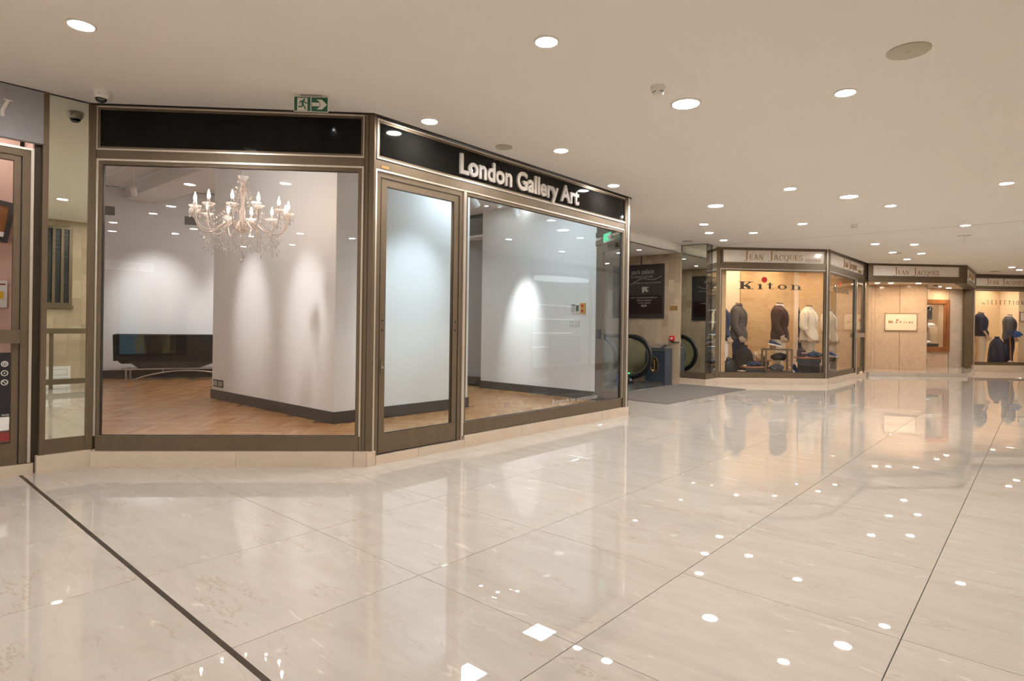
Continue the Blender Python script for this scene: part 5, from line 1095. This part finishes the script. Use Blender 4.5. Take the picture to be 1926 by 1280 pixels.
for x, y, lab in ((10.95, 15.75, 'the leftmost'), (11.3, 15.7, 'second from the left'), (12.0, 15.6, 'third, over the plaque'), (13.4, 16.6, 'over the wood cabinet'), (14.1, 17.1, 'the rightmost and deepest')):
    warm(x, y, 2.50, 'warm spot recessed in the middle entrance soffit, ' + lab, 'middle entrance soffit lights', .072)
t = thing('ceiling_projector', 'small white adjustable lamp under the middle entrance soffit', 'lamp', (12.95, 16.15, 2.5), 20); B('base', 'white_plastic', t, (-.05, .12, -.05, .05, -.012, .001)); B('flap', 'white_plastic', t, (-.16, .04, -.05, .05, -.06, -.045)); B('hinge', 'steel', t, (-.02, .0, -.05, .05, -.05, -.01))
wall_line('wall_entrance_end', (10.0, 17.6), (13.05, 17.6), 0, 2.5, 'cream_wall', 'plain cream wall at the back of the entrance', t=.05)

# ------------------------------------------------------------------ far right shop (S)
SO = (15.12, 17.42, 0)
w5 = shop_bay(5, 'far right clothes window lettered with selection', SO, 0, .10, 3.6, 3.9, .28, 2.455, ((-.24, -.02), (-.02, .035), (3.66, 3.75)))
B('post_bead', 'champagne', w5, (.04, .065, -.03, .0, .13, 2.5))
t = marble_fascia('marble Jean Jacques fascia at the right edge of the photo', SO, 0, .10, 3.55, 2.60, 2.84)
serif_word(t, '^JEAN ^JACQUES', .45, 2.655, .18, 1.22, -.001, .008, 'gold_letter', small=.62)
t = thing('window_lettering', 'thin dark serif word selection on the far right window', 'lettering', SO, 0)
serif_word(t, 'SELECTION', .50, 2.045, .125, 1.25, .0155, .003, 'letter_dark', gap=.75, wm=1.5); line_text(t, 'la', .09, .34, 2.045, .0155, 'letter_dark', width=.09, depth=.003)
plinth('marble plinth under the far right window', SO, 0, [-.02, 1.6, 3.9], .19, y0=-.12)
SZ = .19
tag(MB().prism([(15.1, 17.45), (19.3, 17.45), (19.3, 19.8), (15.1, 19.8)], .1, SZ).build('floor_far_shop', 'cream_light'), 'pale display floor of the far right shop', 'floor', kind='structure')
tag(MB().prism([(15.1, 17.45), (19.3, 17.45), (19.3, 19.8), (15.1, 19.8)], 2.70, 2.74).build('ceiling_far_shop', 'cream_light'), 'cream ceiling of the far right shop', 'ceiling', kind='structure')
wall_line('wall_far_shop_back', (14.9, 19.3), (19.3, 19.3), SZ, 2.7, 'cream_wall', 'plain cream back wall of the far right shop', t=.06)
wall_line('wall_far_shop_left', (15.0, 17.6), (15.4, 19.3), SZ, 2.7, 'cream_light', 'pale left wall of the far right shop', t=.06)
tag(MB().box(17.75, 18.1, 18.6, 19.3, SZ, 2.7).build('trim_2', 'cream_light'), 'pale pier inside the far right shop', 'pier', kind='structure')
for x, y, lab in ((15.8, 17.9, 'over the cream trousers'), (16.6, 17.9, 'over the dark bust'), (17.3, 18.0, 'over the charcoal suit'), (16.2, 18.7, 'at the back, left'), (17.2, 18.9, 'at the back, right')):
    warm(x, y, 2.70, 'warm spotlight in the far right shop ceiling ' + lab, 'far shop ceiling lights')
mannequin((15.98, 18.08, SZ), 66, 'mannequin in dark knit top and cream trousers at the far right shop', 'navy', 'cream_cloth', 'navy', hem=.86, scale=1.02, forearm=True)
mannequin((17.06, 18.2, SZ), 58, 'mannequin in charcoal suit at the far right shop', 'grey_cloth', 'navy', 'white_cloth', scale=.985)
t = thing('jacket_bust', 'dark coat and blue shirt on a bust between the far mannequins', 'bust form', (16.58, 18.12, SZ), 75, None)
MB().loft([[(w * math.cos(R(q)), d * math.sin(R(q)), z) for q in range(0, 360, 20)] for z, w, d in ((.0, .33, .22), (.35, .31, .20), (.60, .27, .17), (.70, .23, .14), (.77, .14, .10), (.81, .075, .065), (.87, .07, .06))]).build('coat', 'navy', t, smooth=True); B('shirt_front', 'blue_cloth', t, (-.08, .08, -.225, -.15, .15, .62)); B('collar', 'white_cloth', t, (-.05, .05, -.08, .0, .76, .84))
t = thing('hat', 'navy brimmed hat on a stand beside the charcoal suit', 'hat', (16.62, 17.70, SZ + .93), 0); MB().lathe([(.15, 0), (.15, .012), (.10, .02), (.10, .09), (.08, .13), (.0, .14)], 18).build('crown', 'navy_light', t, smooth=True)
t = thing('wooden_stick', 'slim reddish wooden stick stand carrying the hat', 'stand', (16.62, 17.68, SZ), 0); MB().tube([(.02, 0, 0), (.0, .02, .93)], .016, 8).build('shaft', 'wood_red', t); MB().lathe([(.06, 0), (.06, .10), (.03, .14), (0, .14)], 12).build('foot', 'pink_box', t)
cloth('patterned_scarf', 'blue patterned scarf hanging at the waist of the charcoal suit', 'scarf', (16.93, 17.82, SZ + .86), (.17, .07, .09), 'blue_cloth', 71)
cloth('dark_bag', 'dark bag on the floor behind the cream trousers', 'bag', (16.20, 17.80, SZ), (.11, .08, .26), 'navy', 72, amp=.1)
t = thing('framed_card', 'small framed card on the far shop pier at the right edge', 'picture', (17.8, 18.55, 1.55), 0); MB().frame(-.02, .2, 0, .32, .02, .03, .051).build('frame', 'wood_dark', t); B('card', 'white_paper', t, (0, .18, .04, .051, .02, .30))
t = thing('door_stop_post', 'thin dark upright leaning in the far shop by the pier', 'post', (17.35, 18.5, SZ), 0); B('rod', 'bronze', t, (-.015, .015, -.015, .015, 0, .95)); B('foot', 'bronze_dark', t, (-.08, .03, -.04, .04, 0, .10))

# ------------------------------------------------------------------ the rest of the arcade (outside the frame; mirrored in glass)
RWO = (3.015, .985, 0)      # wall x-y=2.03, local x toward (-.707,-.707), local y away from the hall
rw = MB().box(-9.2, 11.7, 0, .1, 0, ZC).build('wall_right', 'travertine_far', None, loc=RWO, rotz=R(225)); tag(rw, 'beige stone wall on the right, seen in the narrow left mirror', 'wall', kind='structure')
tile_face(rw, -1.2, 1.9, ZC - .002, .2, (.25, .32, .4, .48), .010)
tag(MB().box(-23.4, -14.8, 0, .1, 0, ZC).build('wall_right_far', 'travertine_far', None, loc=RWO, rotz=R(225)), 'beige stone wall continuing out of the frame on the right', 'wall', kind='structure')
lv = thing('window_6', 'bronze louvre window in the stone wall seen in the narrow mirror', 'window', RWO, 225, kind='structure')
B('opening', 'slot_dark', lv, (-.02, 1.1, -.02, -.011, 1.47, 2.80)); MB().frame(-.05, 1.13, 1.44, 2.84, .05, -.05, -.005).build('frame', 'bronze', lv); B('sill', 'bronze', lv, (-.07, 1.15, -.07, -.005, 1.39, 1.44))
for k in range(8): B('mullion', 'bronze', lv, (.075 + k * .125, .118 + k * .125, -.05, -.012, 1.46, 2.80))
for k in range(17): B('slat', 'charcoal', lv, (-.02, 1.1, -.035, -.018, 1.51 + k * .077, 1.524 + k * .077))
t = thing('guard_rail', 'bronze guard rail in front of the stone wall seen in the narrow mirror', 'railing', RWO, 225)
B('top_rail', 'bronze', t, (-1.0, 2.4, -.50, -.44, .95, 1.04)); B('bottom_rail', 'bronze', t, (-1.0, 2.4, -.50, -.44, .08, .17))
for x in (-.9, .30, 1.5): B('post', 'bronze', t, (x, x + .05, -.495, -.445, 0, .95))
t = thing('plan_board', 'white floor plan sheet low on the stone wall behind the guard rail', 'notice', RWO, 225); B('sheet', 'white_paper', t, (-.05, .9, -.03, -.011, .0, .36))
for k in range(6): MB().frame(.0 + (k % 3) * .3, .22 + (k % 3) * .3, .04 + (k // 3) * .16, .15 + (k // 3) * .16, .008, -.032, -.029).build('plan_line', 'grey_wall', t)
ew = MB().box(0, 7.35, 0, .1, 0, ZC).build('wall_end', 'travertine_far', None, loc=(-5.235, -7.265, 0), rotz=R(135)); tag(ew, 'stone wall closing the arcade behind the camera', 'wall', kind='structure')
ex = lambda x, y: ((-x + y) - (5.235 - 7.265)) * S2
t = thing('light_box_poster', 'back-lit poster on the end wall, mirrored in the chandelier window', 'poster', (-5.235, -7.265, 0), 135); a = ex(-7.24, -5.25); b2 = ex(-8.24, -4.25); MB().frame(a - .05, b2 + .05, .35, 2.25, .05, -.06, .0).build('frame', 'bronze', t); B('print', 'lightbox_print', t, (a, b2, -.03, -.001, .40, 2.20))
t = thing('lit_sign', 'small lit white sign mirrored at the left of the chandelier window', 'sign', (-5.235, -7.265, 0), 135); a = ex(-7.75, -4.75); b2 = ex(-8.5, -4.0); B('box', 'sign_lit', t, (a, b2, -.06, .0, 2.36, 2.56)); line_text(t, 'ECENTER', .15, a + .08, 2.405, -.061, 'letter_dark', width=(b2 - a) * .8)
lsx = MB().box(-10.3, -1.9, 0, .1, 0, ZC).build('wall_left', 'travertine_far', None, loc=(-3.10, 5.16, 0), rotz=R(45)); tag(lsx, 'stone wall left of the camera beyond the left shop', 'wall', kind='structure')
# bright shop across the arcade, mirrored in the long gallery window
bs = thing('window_7', 'bright shopfront across the arcade, mirrored in the long gallery window', 'window', RWO, 225, kind='structure')
MB().frame(-14.8, -9.2, 0, ZC, .1, -.02, .1).build('frame', 'bronze', bs); B('pane', 'shop_glass', bs, (-14.7, -9.3, .03, .04, .1, 2.86)); B('mullion', 'bronze', bs, (-12.03, -11.97, -.01, .08, .1, 2.86))
rm = MB(); rm.box(-14.8, -9.2, 2.4, 2.45, 0, ZC); rm.box(-14.85, -14.8, .1, 2.4, 0, ZC); rm.box(-9.2, -9.15, .1, 2.4, 0, ZC); rm.box(-14.8, -9.2, .1, 2.45, -.02, .02); rm.box(-14.8, -9.2, .1, 2.45, ZC, ZC + .05)
tag(rm.build('wall_shop_across', 'gallery_white', None, loc=RWO, rotz=R(225)), 'white room of the shop across the arcade', 'wall', kind='structure')
t = thing('ring_light', 'oval ceiling light of the shop across the arcade', 'lamp', RWO, 225); mb = MB(); mb.prism([(-11.9 + 1.5 * math.cos(R(q)), 1.2 + .8 * math.sin(R(q))) for q in range(0, 360, 12)], 2.62, 2.70); mb.build('diffuser', 'shop_band', t); mb = MB(); mb.prism([(-11.9 + 1.56 * math.cos(R(q)), 1.2 + .86 * math.sin(R(q))) for q in range(0, 360, 12)], 2.64, 2.72); mb.build('rim', 'blue_panel', t)
for k in range(3): MB().tube([(-12.9 + k, 1.2, 2.7), (-12.9 + k, 1.2, ZC)], .01, 6).build('hanger', 'steel', t)
t = thing('shelf_unit', 'white shelf unit with lit edges in the shop across the arcade', 'shelf', RWO, 225)
for k in range(4): B('shelf', 'gallery_white', t, (-14.0, -9.8, 2.1, 2.4, .5 + k * .45, .54 + k * .45)); B('light_strip', 'shop_band', t, (-14.0, -9.8, 2.08, 2.1, .505 + k * .45, .535 + k * .45))
B('blue_front', 'blue_panel', t, (-13.2, -11.6, 1.2, 1.25, 0, .9)); B('counter', 'white_plastic', t, (-13.3, -11.5, 1.1, 1.7, .9, .95))
